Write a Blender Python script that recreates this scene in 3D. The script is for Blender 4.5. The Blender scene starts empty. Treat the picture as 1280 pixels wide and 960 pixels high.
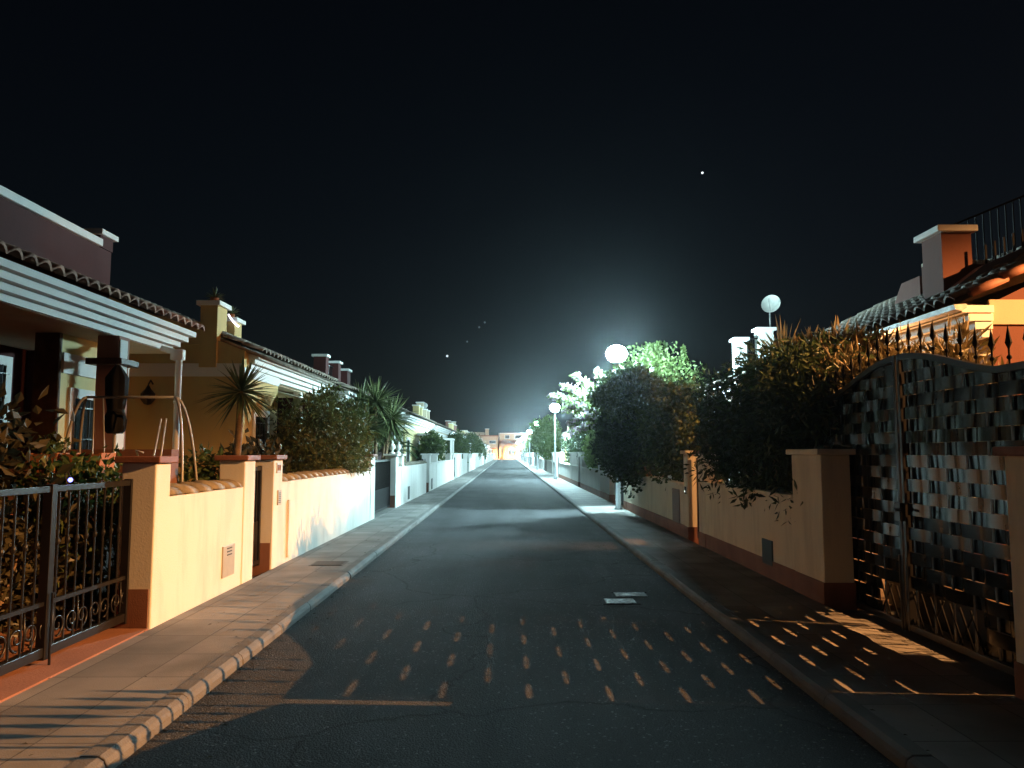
import bpy, math, random
from mathutils import Vector, Matrix, Euler
PI = math.pi
SC = bpy.context.scene
COL = SC.collection
random.seed(7)

# ------------------------------------------------------------------ helpers
ORG = {}

def tag(o, label=None, cat=None, group=None, kind=None):
    if label: o['label'] = label
    if cat: o['category'] = cat
    if group: o['group'] = group
    if kind: o['kind'] = kind
    return o

def thing(name, label, cat, loc=(0, 0, 0), group=None):
    o = bpy.data.objects.new(name, None)
    o.empty_display_size = 0.2
    COL.objects.link(o)
    o.location = loc
    ORG[o.name] = Vector(loc)
    return tag(o, label, cat, group)

def kids(o):
    return [c for c in o.children]

def copy_tree(o, parent=None, off=None):
    c = o.copy(); COL.objects.link(c)
    if parent: c.parent = parent
    if off is not None: c.location = o.location + Vector(off)
    for ch in kids(o): copy_tree(ch, c)
    return c

class MB:
    """collects boxes, tubes and sheets; build() links them as one mesh object"""
    def __init__(self): self.v = []; self.f = []
    def add(self, vs, fs):
        n = len(self.v); self.v += [tuple(p) for p in vs]
        self.f += [tuple(i + n for i in q) for q in fs]
    def box(self, x0, y0, z0, x1, y1, z1):
        if x0 > x1: x0, x1 = x1, x0
        if y0 > y1: y0, y1 = y1, y0
        if z0 > z1: z0, z1 = z1, z0
        self.add([(x0,y0,z0),(x1,y0,z0),(x1,y1,z0),(x0,y1,z0),(x0,y0,z1),(x1,y0,z1),(x1,y1,z1),(x0,y1,z1)],
                 [(3,2,1,0),(4,5,6,7),(0,1,5,4),(1,2,6,5),(2,3,7,6),(3,0,4,7)])
        return self
    def quad(self, a, b, c, d):
        self.add([a, b, c, d], [(0, 1, 2, 3)]); return self
    def prism_y(self, pts, y0, y1):
        n = len(pts)
        self.add([(x, y0, z) for x, z in pts] + [(x, y1, z) for x, z in pts],
                 [tuple(range(n - 1, -1, -1)), tuple(range(n, 2 * n))] +
                 [(i, (i + 1) % n, n + (i + 1) % n, n + i) for i in range(n)])
        return self
    def prism_x(self, pts, x0, x1):
        n = len(pts)
        self.add([(x0, y, z) for y, z in pts] + [(x1, y, z) for y, z in pts],
                 [tuple(range(n)), tuple(range(2 * n - 1, n - 1, -1))] +
                 [(i, n + i, n + (i + 1) % n, (i + 1) % n) for i in range(n)])
        return self
    def tube(self, path, r, seg=8, cap=True):
        path = [Vector(p) for p in path]; N = len(path)
        rs = r if isinstance(r, (list, tuple)) else [r] * N
        vs = []; up = Vector((0, 0, 1)); prev = None
        for i, p in enumerate(path):
            t = (path[min(i + 1, N - 1)] - path[max(i - 1, 0)]).normalized()
            if prev is None:
                a = t.cross(up)
                if a.length < 1e-3: a = t.cross(Vector((1, 0, 0)))
            else:
                a = prev - t * prev.dot(t)
            a.normalize(); prev = a; b = t.cross(a)
            for k in range(seg):
                an = 2 * PI * k / seg
                vs.append(p + (a * math.cos(an) + b * math.sin(an)) * rs[i])
        fs = []
        for i in range(N - 1):
            for k in range(seg):
                fs.append((i*seg+k, i*seg+(k+1)%seg, (i+1)*seg+(k+1)%seg, (i+1)*seg+k))
        if cap:
            fs.append(tuple(range(seg - 1, -1, -1))); fs.append(tuple((N-1)*seg + k for k in range(seg)))
        self.add(vs, fs); return self
    def lathe(self, c, prof, seg=16):
        vs = []; fs = []
        for r, z in prof:
            for k in range(seg):
                a = 2 * PI * k / seg
                vs.append((c[0] + r * math.cos(a), c[1] + r * math.sin(a), c[2] + z))
        for i in range(len(prof) - 1):
            for k in range(seg):
                fs.append((i*seg+k, i*seg+(k+1)%seg, (i+1)*seg+(k+1)%seg, (i+1)*seg+k))
        self.add(vs, fs); return self
    def ball(self, c, rx, ry=None, rz=None, seg=14, rings=9):
        ry = ry or rx; rz = rz or rx
        vs = []; fs = []
        for i in range(rings + 1):
            t = PI * i / rings
            for k in range(seg):
                a = 2 * PI * k / seg
                s = max(math.sin(t), 1e-3)
                vs.append((c[0] + rx*s*math.cos(a), c[1] + ry*s*math.sin(a), c[2] - rz*math.cos(t)))
        for i in range(rings):
            for k in range(seg):
                fs.append((i*seg+k, i*seg+(k+1)%seg, (i+1)*seg+(k+1)%seg, (i+1)*seg+k))
        self.add(vs, fs); return self
    def build(self, name, m, parent=None, smooth=False, bevel=0):
        o0 = ORG[parent.name] if parent else Vector((0, 0, 0))
        me = bpy.data.meshes.new(name)
        me.from_pydata([(p[0]-o0.x, p[1]-o0.y, p[2]-o0.z) for p in self.v], [], self.f)
        me.materials.append(m)
        if smooth:
            me.polygons.foreach_set('use_smooth', [True] * len(me.polygons))
        me.update()
        o = bpy.data.objects.new(name, me); COL.objects.link(o)
        if parent: o.parent = parent
        ORG[o.name] = o0
        if bevel:
            b = o.modifiers.new('Bevel', 'BEVEL'); b.width = bevel; b.segments = 2
            b.limit_method = 'ANGLE'; b.angle_limit = math.radians(40)
        return o

# ------------------------------------------------------------------ materials
def nt(name):
    m = bpy.data.materials.new(name); m.use_nodes = True
    t = m.node_tree
    return m, t, t.nodes['Principled BSDF']

def mat(name, col, rough=0.8, var=0.12, scale=1.2, fine=60, bump=0.15, metal=0.0, spec=0.4, col2=None, trans=0.0):
    m, t, p = nt(name)
    p.inputs['Roughness'].default_value = rough
    p.inputs['Metallic'].default_value = metal
    p.inputs['Specular IOR Level'].default_value = spec
    geo = t.nodes.new('ShaderNodeNewGeometry')
    n1 = t.nodes.new('ShaderNodeTexNoise'); n1.inputs['Scale'].default_value = scale; n1.inputs['Detail'].default_value = 6
    t.links.new(geo.outputs['Position'], n1.inputs['Vector'])
    rp = t.nodes.new('ShaderNodeValToRGB')
    a = tuple(c * (1 - var) for c in col); b = tuple(min(1, c * (1 + var)) for c in (col2 or col))
    rp.color_ramp.elements[0].color = (*a, 1); rp.color_ramp.elements[1].color = (*b, 1)
    rp.color_ramp.elements[0].position = 0.3; rp.color_ramp.elements[1].position = 0.7
    t.links.new(n1.outputs['Fac'], rp.inputs['Fac'])
    t.links.new(rp.outputs['Color'], p.inputs['Base Color'])
    if bump:
        n2 = t.nodes.new('ShaderNodeTexNoise'); n2.inputs['Scale'].default_value = fine; n2.inputs['Detail'].default_value = 4
        t.links.new(geo.outputs['Position'], n2.inputs['Vector'])
        bp = t.nodes.new('ShaderNodeBump'); bp.inputs['Strength'].default_value = bump; bp.inputs['Distance'].default_value = 0.01
        t.links.new(n2.outputs['Fac'], bp.inputs['Height']); t.links.new(bp.outputs['Normal'], p.inputs['Normal'])
    return m

def leafmat(name, c1, c2, rough=0.5, trans=0.25):
    m, t, p = nt(name)
    geo = t.nodes.new('ShaderNodeNewGeometry')
    rp = t.nodes.new('ShaderNodeValToRGB')
    rp.color_ramp.elements[0].color = (*c1, 1); rp.color_ramp.elements[1].color = (*c2, 1)
    t.links.new(geo.outputs['Random Per Island'], rp.inputs['Fac'])
    t.links.new(rp.outputs['Color'], p.inputs['Base Color'])
    p.inputs['Roughness'].default_value = rough
    p.inputs['Specular IOR Level'].default_value = 0.35
    tr = t.nodes.new('ShaderNodeBsdfTranslucent')
    t.links.new(rp.outputs['Color'], tr.inputs['Color'])
    mx = t.nodes.new('ShaderNodeMixShader'); mx.inputs[0].default_value = trans
    t.links.new(p.outputs[0], mx.inputs[1]); t.links.new(tr.outputs[0], mx.inputs[2])
    t.links.new(mx.outputs[0], t.nodes['Material Output'].inputs['Surface'])
    return m

def emit(name, col, s):
    m = bpy.data.materials.new(name); m.use_nodes = True
    t = m.node_tree; t.nodes.remove(t.nodes['Principled BSDF'])
    e = t.nodes.new('ShaderNodeEmission'); e.inputs[0].default_value = (*col, 1); e.inputs[1].default_value = s
    t.links.new(e.outputs[0], t.nodes['Material Output'].inputs['Surface'])
    return m

def asphalt():
    m, t, p = nt('asphalt'); L = t.links
    geo = t.nodes.new('ShaderNodeNewGeometry')
    def noise(s, d=3):
        n = t.nodes.new('ShaderNodeTexNoise'); n.inputs['Scale'].default_value = s; n.inputs['Detail'].default_value = d
        L.new(geo.outputs['Position'], n.inputs['Vector']); return n
    fine = noise(140, 4); big = noise(0.55, 5)
    vo = t.nodes.new('ShaderNodeTexVoronoi'); vo.inputs['Scale'].default_value = 75
    L.new(geo.outputs['Position'], vo.inputs['Vector'])
    r1 = t.nodes.new('ShaderNodeValToRGB')
    r1.color_ramp.elements[0].color = (.02, .021, .024, 1); r1.color_ramp.elements[1].color = (.12, .122, .128, 1)
    r1.color_ramp.elements[0].position = .35; r1.color_ramp.elements[1].position = .75
    L.new(fine.outputs['Fac'], r1.inputs['Fac'])
    # a few pale stones in the chippings
    r3 = t.nodes.new('ShaderNodeValToRGB')
    r3.color_ramp.elements[0].color = (0, 0, 0, 1); r3.color_ramp.elements[1].color = (1, 1, 1, 1)
    r3.color_ramp.elements[0].position = .86; r3.color_ramp.elements[1].position = .93
    L.new(vo.outputs['Color'], r3.inputs['Fac'])
    mx0 = t.nodes.new('ShaderNodeMixRGB'); mx0.inputs[2].default_value = (.2, .2, .2, 1)
    L.new(r3.outputs['Color'], mx0.inputs[0]); L.new(r1.outputs['Color'], mx0.inputs[1])
    r2 = t.nodes.new('ShaderNodeValToRGB')
    r2.color_ramp.elements[0].color = (.72, .72, .72, 1); r2.color_ramp.elements[1].color = (1.2, 1.2, 1.2, 1)
    r2.color_ramp.elements[0].position = .35; r2.color_ramp.elements[1].position = .65
    L.new(big.outputs['Fac'], r2.inputs['Fac'])
    mx = t.nodes.new('ShaderNodeMixRGB'); mx.blend_type = 'MULTIPLY'; mx.inputs[0].default_value = 1
    L.new(mx0.outputs[0], mx.inputs[1]); L.new(r2.outputs['Color'], mx.inputs[2])
    wn = noise(1.3, 4)
    wv = t.nodes.new('ShaderNodeVectorMath'); wv.operation = 'MULTIPLY_ADD'; wv.inputs[1].default_value = (.9, .9, .9)
    L.new(wn.outputs['Color'], wv.inputs[0]); L.new(geo.outputs['Position'], wv.inputs[2])
    ck = t.nodes.new('ShaderNodeTexVoronoi'); ck.feature = 'DISTANCE_TO_EDGE'; ck.inputs['Scale'].default_value = .33
    L.new(wv.outputs[0], ck.inputs['Vector'])
    rc = t.nodes.new('ShaderNodeValToRGB'); rc.color_ramp.elements[0].color = (.35, .35, .35, 1); rc.color_ramp.elements[1].color = (1, 1, 1, 1)
    rc.color_ramp.elements[0].position = .002; rc.color_ramp.elements[1].position = .006
    L.new(ck.outputs['Distance'], rc.inputs['Fac'])
    pw_ = t.nodes.new('ShaderNodeTexNoise'); pw_.inputs['Scale'].default_value = 1; pw_.inputs['Detail'].default_value = 5
    mp = t.nodes.new('ShaderNodeMapping'); mp.inputs['Scale'].default_value = (1.3, .12, 1)
    L.new(geo.outputs['Position'], mp.inputs['Vector']); L.new(mp.outputs[0], pw_.inputs['Vector'])
    rw = t.nodes.new('ShaderNodeValToRGB'); rw.color_ramp.elements[0].color = (.7, .7, .7, 1); rw.color_ramp.elements[1].color = (1.25, 1.25, 1.25, 1)
    rw.color_ramp.elements[0].position = .38; rw.color_ramp.elements[1].position = .62
    L.new(pw_.outputs['Fac'], rw.inputs['Fac'])
    m2 = t.nodes.new('ShaderNodeMixRGB'); m2.blend_type = 'MULTIPLY'; m2.inputs[0].default_value = 1
    m3 = t.nodes.new('ShaderNodeMixRGB'); m3.blend_type = 'MULTIPLY'; m3.inputs[0].default_value = 1
    L.new(mx.outputs[0], m2.inputs[1]); L.new(rc.outputs['Color'], m2.inputs[2])
    L.new(m2.outputs[0], m3.inputs[1]); L.new(rw.outputs['Color'], m3.inputs[2])
    L.new(m3.outputs[0], p.inputs['Base Color'])
    p.inputs['Roughness'].default_value = .92; p.inputs['Specular IOR Level'].default_value = .18
    bp = t.nodes.new('ShaderNodeBump'); bp.inputs['Strength'].default_value = .7; bp.inputs['Distance'].default_value = .008
    ad = t.nodes.new('ShaderNodeMath'); ad.operation = 'SUBTRACT'
    L.new(fine.outputs['Fac'], ad.inputs[0]); L.new(vo.outputs['Distance'], ad.inputs[1])
    L.new(ad.outputs[0], bp.inputs['Height']); L.new(bp.outputs['Normal'], p.inputs['Normal'])
    return m

def paving(name, base, bw=0.6, rh=0.5, xoff=0.0):
    m, t, p = nt(name); L = t.links
    geo = t.nodes.new('ShaderNodeNewGeometry')
    sp = t.nodes.new('ShaderNodeSeparateXYZ'); cb = t.nodes.new('ShaderNodeCombineXYZ')
    L.new(geo.outputs['Position'], sp.inputs[0])
    sh = t.nodes.new('ShaderNodeMath'); sh.operation = 'ADD'; sh.inputs[1].default_value = xoff
    L.new(sp.outputs['X'], sh.inputs[0])
    L.new(sp.outputs['Y'], cb.inputs['X']); L.new(sh.outputs[0], cb.inputs['Y'])
    br = t.nodes.new('ShaderNodeTexBrick'); br.offset = 0.0; br.squash = 1
    br.inputs['Scale'].default_value = 1; br.inputs['Brick Width'].default_value = bw; br.inputs['Row Height'].default_value = rh
    br.inputs['Mortar Size'].default_value = .006; br.inputs['Mortar Smooth'].default_value = .3
    br.inputs['Color1'].default_value = (*[c*.8 for c in base], 1); br.inputs['Color2'].default_value = (*[c*1.15 for c in base], 1)
    br.inputs['Mortar'].default_value = (*[c*.4 for c in base], 1)
    L.new(cb.outputs[0], br.inputs['Vector'])
    n = t.nodes.new('ShaderNodeTexNoise'); n.inputs['Scale'].default_value = 1.6; n.inputs['Detail'].default_value = 7
    L.new(geo.outputs['Position'], n.inputs['Vector'])
    r = t.nodes.new('ShaderNodeValToRGB'); r.color_ramp.elements[0].color = (.62, .62, .62, 1); r.color_ramp.elements[1].color = (1.15, 1.15, 1.15, 1)
    r.color_ramp.elements[0].position = .3; r.color_ramp.elements[1].position = .62
    L.new(n.outputs['Fac'], r.inputs['Fac'])
    mx = t.nodes.new('ShaderNodeMixRGB'); mx.blend_type = 'MULTIPLY'; mx.inputs[0].default_value = 1
    L.new(br.outputs['Color'], mx.inputs[1]); L.new(r.outputs['Color'], mx.inputs[2]); L.new(mx.outputs[0], p.inputs['Base Color'])
    n2 = t.nodes.new('ShaderNodeTexNoise'); n2.inputs['Scale'].default_value = 130
    L.new(geo.outputs['Position'], n2.inputs['Vector'])
    s = t.nodes.new('ShaderNodeMath'); s.operation = 'MULTIPLY_ADD'; s.inputs[1].default_value = -.8
    L.new(br.outputs['Fac'], s.inputs[0]); L.new(n2.outputs['Fac'], s.inputs[2])
    bp = t.nodes.new('ShaderNodeBump'); bp.inputs['Strength'].default_value = .5; bp.inputs['Distance'].default_value = .006
    L.new(s.outputs[0], bp.inputs['Height']); L.new(bp.outputs['Normal'], p.inputs['Normal'])
    p.inputs['Roughness'].default_value = .75
    return m

def stucco(name, col, dirt=0.5):
    """painted render with rain streaks and a scuffed foot"""
    m, t, p = nt(name); L = t.links
    geo = t.nodes.new('ShaderNodeNewGeometry')
    mp = t.nodes.new('ShaderNodeMapping'); mp.inputs['Scale'].default_value = (2.2, 2.2, .5)
    L.new(geo.outputs['Position'], mp.inputs['Vector'])
    n = t.nodes.new('ShaderNodeTexNoise'); n.inputs['Scale'].default_value = 1.5; n.inputs['Detail'].default_value = 8; n.inputs['Roughness'].default_value = .62
    L.new(mp.outputs[0], n.inputs['Vector'])
    r = t.nodes.new('ShaderNodeValToRGB')
    r.color_ramp.elements[0].color = (*[c * (1 - .42 * dirt) for c in col], 1); r.color_ramp.elements[1].color = (*col, 1)
    r.color_ramp.elements[0].position = .3; r.color_ramp.elements[1].position = .52
    L.new(n.outputs['Fac'], r.inputs['Fac']); L.new(r.outputs['Color'], p.inputs['Base Color'])
    n2 = t.nodes.new('ShaderNodeTexNoise'); n2.inputs['Scale'].default_value = 70; n2.inputs['Detail'].default_value = 5
    L.new(geo.outputs['Position'], n2.inputs['Vector'])
    bp = t.nodes.new('ShaderNodeBump'); bp.inputs['Strength'].default_value = .35; bp.inputs['Distance'].default_value = .006
    L.new(n2.outputs['Fac'], bp.inputs['Height']); L.new(bp.outputs['Normal'], p.inputs['Normal'])
    p.inputs['Roughness'].default_value = .88; p.inputs['Specular IOR Level'].default_value = .25
    return m

M = dict(
    asphalt=asphalt(),
    pave=paving('pavement_tiles', (.225, .215, .205), .6, .495, .005),
    kerb=mat('kerb_concrete', (.16, .155, .15), .8, .2, 3, 80, .4),
    soil=mat('garden_soil', (.09, .06, .04), .95, .4, 2, 30, .8),
    apron=mat('terracotta_concrete', (.33, .15, .09), .85, .2, 2, 60, .4),
    white=stucco('white_render', (.78, .77, .74), .35),
    cream=stucco('cream_render', (.78, .77, .72), .4),
    cream2=stucco('cream_render_right', (.84, .79, .65), .5),
    brown=mat('brown_plinth_paint', (.24, .11, .075), .8, .2, 3, 70, .3),
    captile=mat('terracotta_cap_tile', (.23, .095, .062), .7, .25, 5, 60, .3),
    coping=mat('barrel_coping_tile', (.3, .27, .22), .85, .45, 6, 60, .4),
    black=mat('black_painted_metal', (.012, .012, .014), .35, .3, 8, 200, .05, 0, .5),
    tread=mat('studded_steel_plate', (.34, .35, .35), .5, .6, 25, 40, 1.0, .3, .3),
    spike=mat('matt_black_iron', (.01, .01, .011), .8, .2, 8, 100, .1, 0, .1),
    gatemetal=mat('woven_gate_metal', (.006, .008, .01), .17, .5, 7, 6, .04, 0, .28),
    dark=mat('dark_plate', (.02, .02, .02), .5, .2, 5, 80, .1),
    steel=mat('galvanised_steel', (.3, .3, .29), .45, .3, 9, 60, .1, .8, .5),
    lightmetal=mat('pale_metal_tube', (.4, .39, .36), .45, .15, 6, 60, .05, .2),
    pole=mat('lamp_pole_paint', (.3, .32, .33), .4, .1, 5, 60, .05, .3),
    plate=mat('grey_meter_lid', (.45, .42, .36), .5, .12, 5, 90, .1),
    tile=mat('roof_tile', (.25, .105, .065), .85, .4, 5, 40, .5, col2=(.33, .17, .11)),
    tilegrey=mat('weathered_roof_tile', (.16, .13, .1), .85, .4, 5, 40, .5),
    trim=stucco('white_trim', (.8, .8, .78), .15),
    maroon=stucco('maroon_render', (.07, .02, .019), .3),
    ochre=stucco('ochre_render', (.58, .42, .18), .25),
    yellow=stucco('pale_yellow_render', (.66, .55, .28), .3),
    sand=stucco('sand_render', (.6, .5, .36), .3),
    rose=stucco('rose_render', (.34, .18, .14), .3),
    red=stucco('brick_red_render', (.14, .055, .04), .3),
    band=stucco('cream_band', (.45, .38, .27), .15),
    greywall=stucco('grey_render', (.3, .27, .27), .3),
    glass=mat('dark_window_glass', (.02, .025, .03), .06, .1, 2, 1, 0, 0, .6),
    wood=mat('dark_wood', (.07, .035, .02), .6, .4, 12, 60, .3),
    canvas=mat('black_canvas', (.005, .005, .006), .85, .2, 6, 90, .4),
    awning=mat('cream_canvas', (.45, .42, .33), .8, .2, 4, 60, .2),
    clay=mat('clay_pot', (.45, .17, .07), .8, .2, 8, 60, .3),
    bark=mat('bark', (.2, .13, .075), .9, .4, 10, 40, .9),
    leaf_dark=leafmat('dark_hedge_leaf', (.018, .035, .012), (.05, .085, .025), .45, .15),
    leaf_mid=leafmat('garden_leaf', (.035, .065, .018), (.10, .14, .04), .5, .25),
    leaf_bush=leafmat('olive_bush_leaf', (.05, .07, .02), (.16, .17, .05), .5, .2),
    leaf_big=leafmat('broad_leaf', (.03, .03, .015), (.1, .085, .045), .42, .15),
    leaf_spiky=leafmat('oleander_leaf', (.09, .085, .04), (.26, .2, .1), .5, .2),
    leaf_yucca=leafmat('yucca_blade', (.06, .085, .035), (.17, .19, .08), .45, .12),
    leaf_palm=leafmat('cycad_leaflet', (.02, .05, .02), (.06, .12, .04), .4, .12),
    leaf_lime=leafmat('pale_green_leaf', (.12, .2, .05), (.28, .36, .15), .5, .5),
    flower=leafmat('bougainvillea_bract', (.42, .3, .4), (.66, .56, .6), .6, .5),
    flower_red=leafmat('red_groundcover_leaf', (.06, .015, .01), (.15, .06, .03), .6, .2),
)

LED = (.58, .93, 1.0)
SOD = (1.0, .44, .14)
M['led'] = emit('led_globe_glow', LED, 3300)
M['led_dim'] = emit('dimmed_led_globe_glow', LED, 2350)  # nearest globe set dimmer so the near road stays dark
M['sodglass'] = emit('sodium_lamp_glow', SOD, 60)
M['unlit'] = mat('unlit_opal_globe', (.6, .62, .62), .3, .05, 2, 1, 0)
M['bulb'] = emit('string_bulb_glow', (.85, .85, 1.0), 4)
M['blueled'] = emit('blue_led_glow', (.2, .22, 1.0), 5)
M['star'] = emit('star_glow', (.9, .95, 1.0), 1.6)
M['star_dim'] = emit('faint_star_glow', (.8, .85, .9), .22)
M['bell'] = emit('doorbell_glow', (.9, 1.0, .95), 2)

# ------------------------------------------------------------------ setting
SW = .08       # pavement height
def struct(name, mb, m, bevel=0):
    return tag(mb.build(name, m, None, False, bevel), kind='structure')

struct('ground', MB().quad((-250, -60, -.03), (250, -60, -.03), (250, 420, -.03), (-250, 420, -.03)), M['soil'])
struct('road', MB().quad((-2.0, -30, 0), (2.0, -30, 0), (2.0, 212, 0), (-2.0, 212, 0)), M['asphalt'])
struct('cross_road', MB().quad((-90, 204, .004), (90, 204, .004), (90, 213, .004), (-90, 213, .004)), M['asphalt'])
for s in (-1, 1):
    b = MB(); rng = random.Random(3 + s)
    y = -30.0
    while y < 203:
        h = SW + .006 + rng.uniform(-.003, .003); dx = rng.uniform(-.004, .004)
        x0 = 2.0 + dx; b.prism_y([(s*x0, -.02), (s*x0, h-.045), (s*(x0+.012), h-.018), (s*(x0+.04), h), (s*2.14, h), (s*2.14, -.02)], y, y + .996); y += 1.0
    struct('kerb', b, M['kerb'], .007)
    b = MB().box(s*2.143, -30, -.02, s*(3.09 if s < 0 else 3.19), 203, SW)
    struct('pavement', b, M['pave'])
# driveway aprons and yards behind the near gates
struct('driveway_apron', MB().box(-3.093, 2.6, -.02, -6.5, 6.8, SW + .012), M['apron'])
struct('driveway_apron', MB().box(3.196, 4.95, -.02, 3.85, 7.82, .035), M['kerb'])
for y0 in (18.15,):
    struct('driveway_apron', MB().box(-3.093, y0, -.02, -6, 21.55, SW + .01), M['kerb'])
struct('porch_floor', MB().box(-4.0, 8.9, -.02, -8, 13.4, .5), M['apron'])

# ------------------------------------------------------------------ boundary walls
XL, XR, TH = -3.1, 3.2, .28

def wx(s, d):       # d = depth behind the street face
    return XL - d if s < 0 else XR + d

def barrel_coping(s, y0, y1, h, rng, step=.36):
    b = MB(); y = y0; seg = 7; xc = wx(s, TH/2)
    while y < y1 - .02:
        ye = min(y + step + .03, y1)
        r0, r1 = .155 + rng.uniform(-.006, .006), .125
        zj = rng.uniform(-.004, .006)
        vs = []
        for yy, r, z in ((y, r0, .012), (ye, r1, -.004)):
            for k in range(seg + 1):
                a = PI * k / seg
                vs.append((xc + r*1.08*math.cos(a), yy, h + zj + z + .62*r*math.sin(a)))
        fs = [(k, k+1, seg+2+k, seg+1+k) for k in range(seg)]
        fs += [tuple(range(seg, -1, -1)), tuple(range(seg+1, 2*seg+2)), (0, seg+1, 2*seg+1, seg)]
        b.add(vs, fs); y += step
    return b

def wall(s, y0, y1, label, m, h=1.2, pillars=(), panels=(), coping='tile', cap='captile', plinth=True, near=True, finials=()):
    t = thing('boundary_wall', label, 'garden wall', (wx(s, TH/2), y0, 0), 'garden walls along the street')
    rng = random.Random(int(y0*10)+s)
    for a, b_ in panels:
        MB().box(wx(s, 0), a, -.02, wx(s, TH), b_, h).build('wall_panel', m, t)
        if coping == 'tile':
            barrel_coping(s, a, b_, h, rng).build('coping', M['coping'], t, True)
        else:
            MB().box(wx(s, -.03), a, h, wx(s, TH+.03), b_, h+.05).build('coping', M['white'] if cap == 'white' else M[cap], t, False, .008 if near else 0)
        if plinth and s > 0:
            MB().box(wx(s, -.012), a, -.01, wx(s, .004), b_, .3).build('plinth', M['brown'], t)
    for i, (a, b_) in enumerate(pillars):
        top = 1.51 if s < 0 else 1.58
        e = .012
        p = MB().box(wx(s, -e), a, -.02, wx(s, TH+e), b_, top).build('pillar', m, t, False, .012 if near else 0)
        MB().box(wx(s, -.06), a-.045, top, wx(s, TH+.06), b_+.045, top+.06).build('cap', M[cap] if cap != 'white' else M['white'], p, False, .01 if near else 0)
        if plinth:
            pl = MB()
            if s > 0: pl.box(wx(s, -e-.01), a-.006, -.01, wx(s, TH+e+.01), b_+.006, .3)
            else:     # only the jambs are painted, the street face is cream to the ground
                pl.box(wx(s, .012), a-.008, -.01, wx(s, TH+e+.01), a+.01, .42); pl.box(wx(s, .012), b_-.01, -.01, wx(s, TH+e+.01), b_+.008, .42)
            pl.build('plinth', M['brown'], p)
        if i in finials:
            f = MB(); c = (wx(s, TH/2), (a+b_)/2, top+.06)
            f.lathe(c, [(.0, 0), (.09, 0), (.09, .03), (.04, .06), (.035, .1), (.085, .15), (.1, .2), (.075, .26), (.03, .3), (.05, .33), (0, .38)], 10)
            f.build('finial', M['cream'], p, True)
    return t

# left, near
w1 = wall(-1, 6.82, 9.5, 'cream wall with terracotta capped pillars between black driveway gate and narrow door gate', M['cream'], 1.2,
          [(6.82, 7.12), (9.12, 9.5)], [(7.12, 9.12)])
mb = MB().box(XL+.014, 8.5, .24, XL-.01, 8.86, .58)
mt = mb.build('meter_lid', M['plate'], w1, False, .004)
lv = MB()
for k in range(3): lv.box(XL+.018, 8.62, .47+.035*k, XL+.012, 8.76, .482+.035*k)
lv.build('vent_slot', M['dark'], mt)
w2 = wall(-1, 10.25, 18.1, 'long white wall with barrel tile coping in front of the big olive bush', M['cream'], 1.2,
          [(10.25, 10.65), (17.55, 18.1)], [(10.65, 17.55)])
hb = MB().box(XL+.006, 10.98, .18, XL-.01, 11.6, .9).build('hatch_door', M['white'], w2)
MB().box(XL+.03, 10.95, .14, XL-.005, 11.0, .94).build('hatch_frame', M['cream'], w2)
ic = MB().box(XL+.03, 10.42, .9, XL+.011, 10.56, 1.1).build('intercom', M['plate'], w2, False, .004)
sl = MB()
for k in range(6): sl.box(XL+.034, 10.44, .93+.025*k, XL+.028, 10.54, .94+.025*k)
sl.build('speaker_slot', M['dark'], ic)
npq = MB().box(XL+.022, 10.36, 1.33, XL+.011, 10.54, 1.47).build('plaque', M['plate'], w2, False, .003)
sl = MB()
for k in range(3): sl.box(XL+.026, 10.39+.05*k, 1.36, XL+.02, 10.415+.05*k, 1.44)
sl.build('plaque_relief', M['brown'], npq)
w3 = wall(-1, 21.5, 29.7, 'white wall with two stone finials on its paired gate pillars', M['white'], 1.2,
          [(21.5, 21.95), (22.7, 23.15)], [(21.95, 22.7), (23.15, 29.7)], cap='cream', finials=(0, 1))
MB().box(XL+.014, 24.2, .15, XL-.01, 24.6, .55).build('meter_lid', M['dark'], w3)
w4 = wall(-1, 30.7, 44.9, 'white wall on the left beyond the narrow gate, in front of the pale house', M['white'], 1.15,
          [(30.7, 31.2), (33.9, 34.4), (42.2, 42.7), (44.4, 44.9)], [(31.2, 33.9), (34.4, 42.2), (42.7, 44.4)], coping='flat', cap='white', near=False)
MB().box(XL+.014, 31.6, .12, XL-.01, 32.1, .55).build('meter_lid', M['dark'], w4)
# right, near
v0 = wall(1, -2.0, 4.93, 'near right wall and pillar with dark red cap at the frame edge', M['cream2'], 1.2,
          [(4.45, 4.93)], [(-2.0, 4.45)], cap='captile')
v1 = wall(1, 7.84, 12.9, 'cream right wall under the dark overhanging hedge beside the woven gate', M['cream2'], 1.08,
          [(7.84, 8.64), (12.5, 12.9)], [(8.64, 12.5)], coping='flat', cap='cream2')
for ch in list(v1.children):
    if ch.name.startswith('pillar'):
        for c in ch.children:
            if c.name.startswith('cap') and ch is not [q for q in v1.children if q.name.startswith('pillar')][0]:
                c.data.materials[0] = M['captile']
MB().box(XR-.018, 9.36, .24, XR+.01, 9.72, .54).build('letterbox', M['dark'], v1, False, .004)
v2 = wall(1, 13.65, 21.2, 'right garden wall with recessed hatch beneath the round dark bush', M['cream2'], 1.0,
          [(13.65, 13.95), (20.75, 21.2)], [(13.95, 20.75)], coping='flat', cap='cream2')
MB().box(XR-.014, 14.35, .3, XR+.01, 14.95, .92).build('hatch_door', M['greywall'], v2)
bell = MB().box(XR-.03, 13.76, .87, XR-.011, 13.84, 1.0).build('doorbell', M['dark'], v2, False, .004)
MB().box(XR-.036, 13.785, .9, XR-.029, 13.815, .93).build('bell_button', M['bell'], bell)
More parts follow.
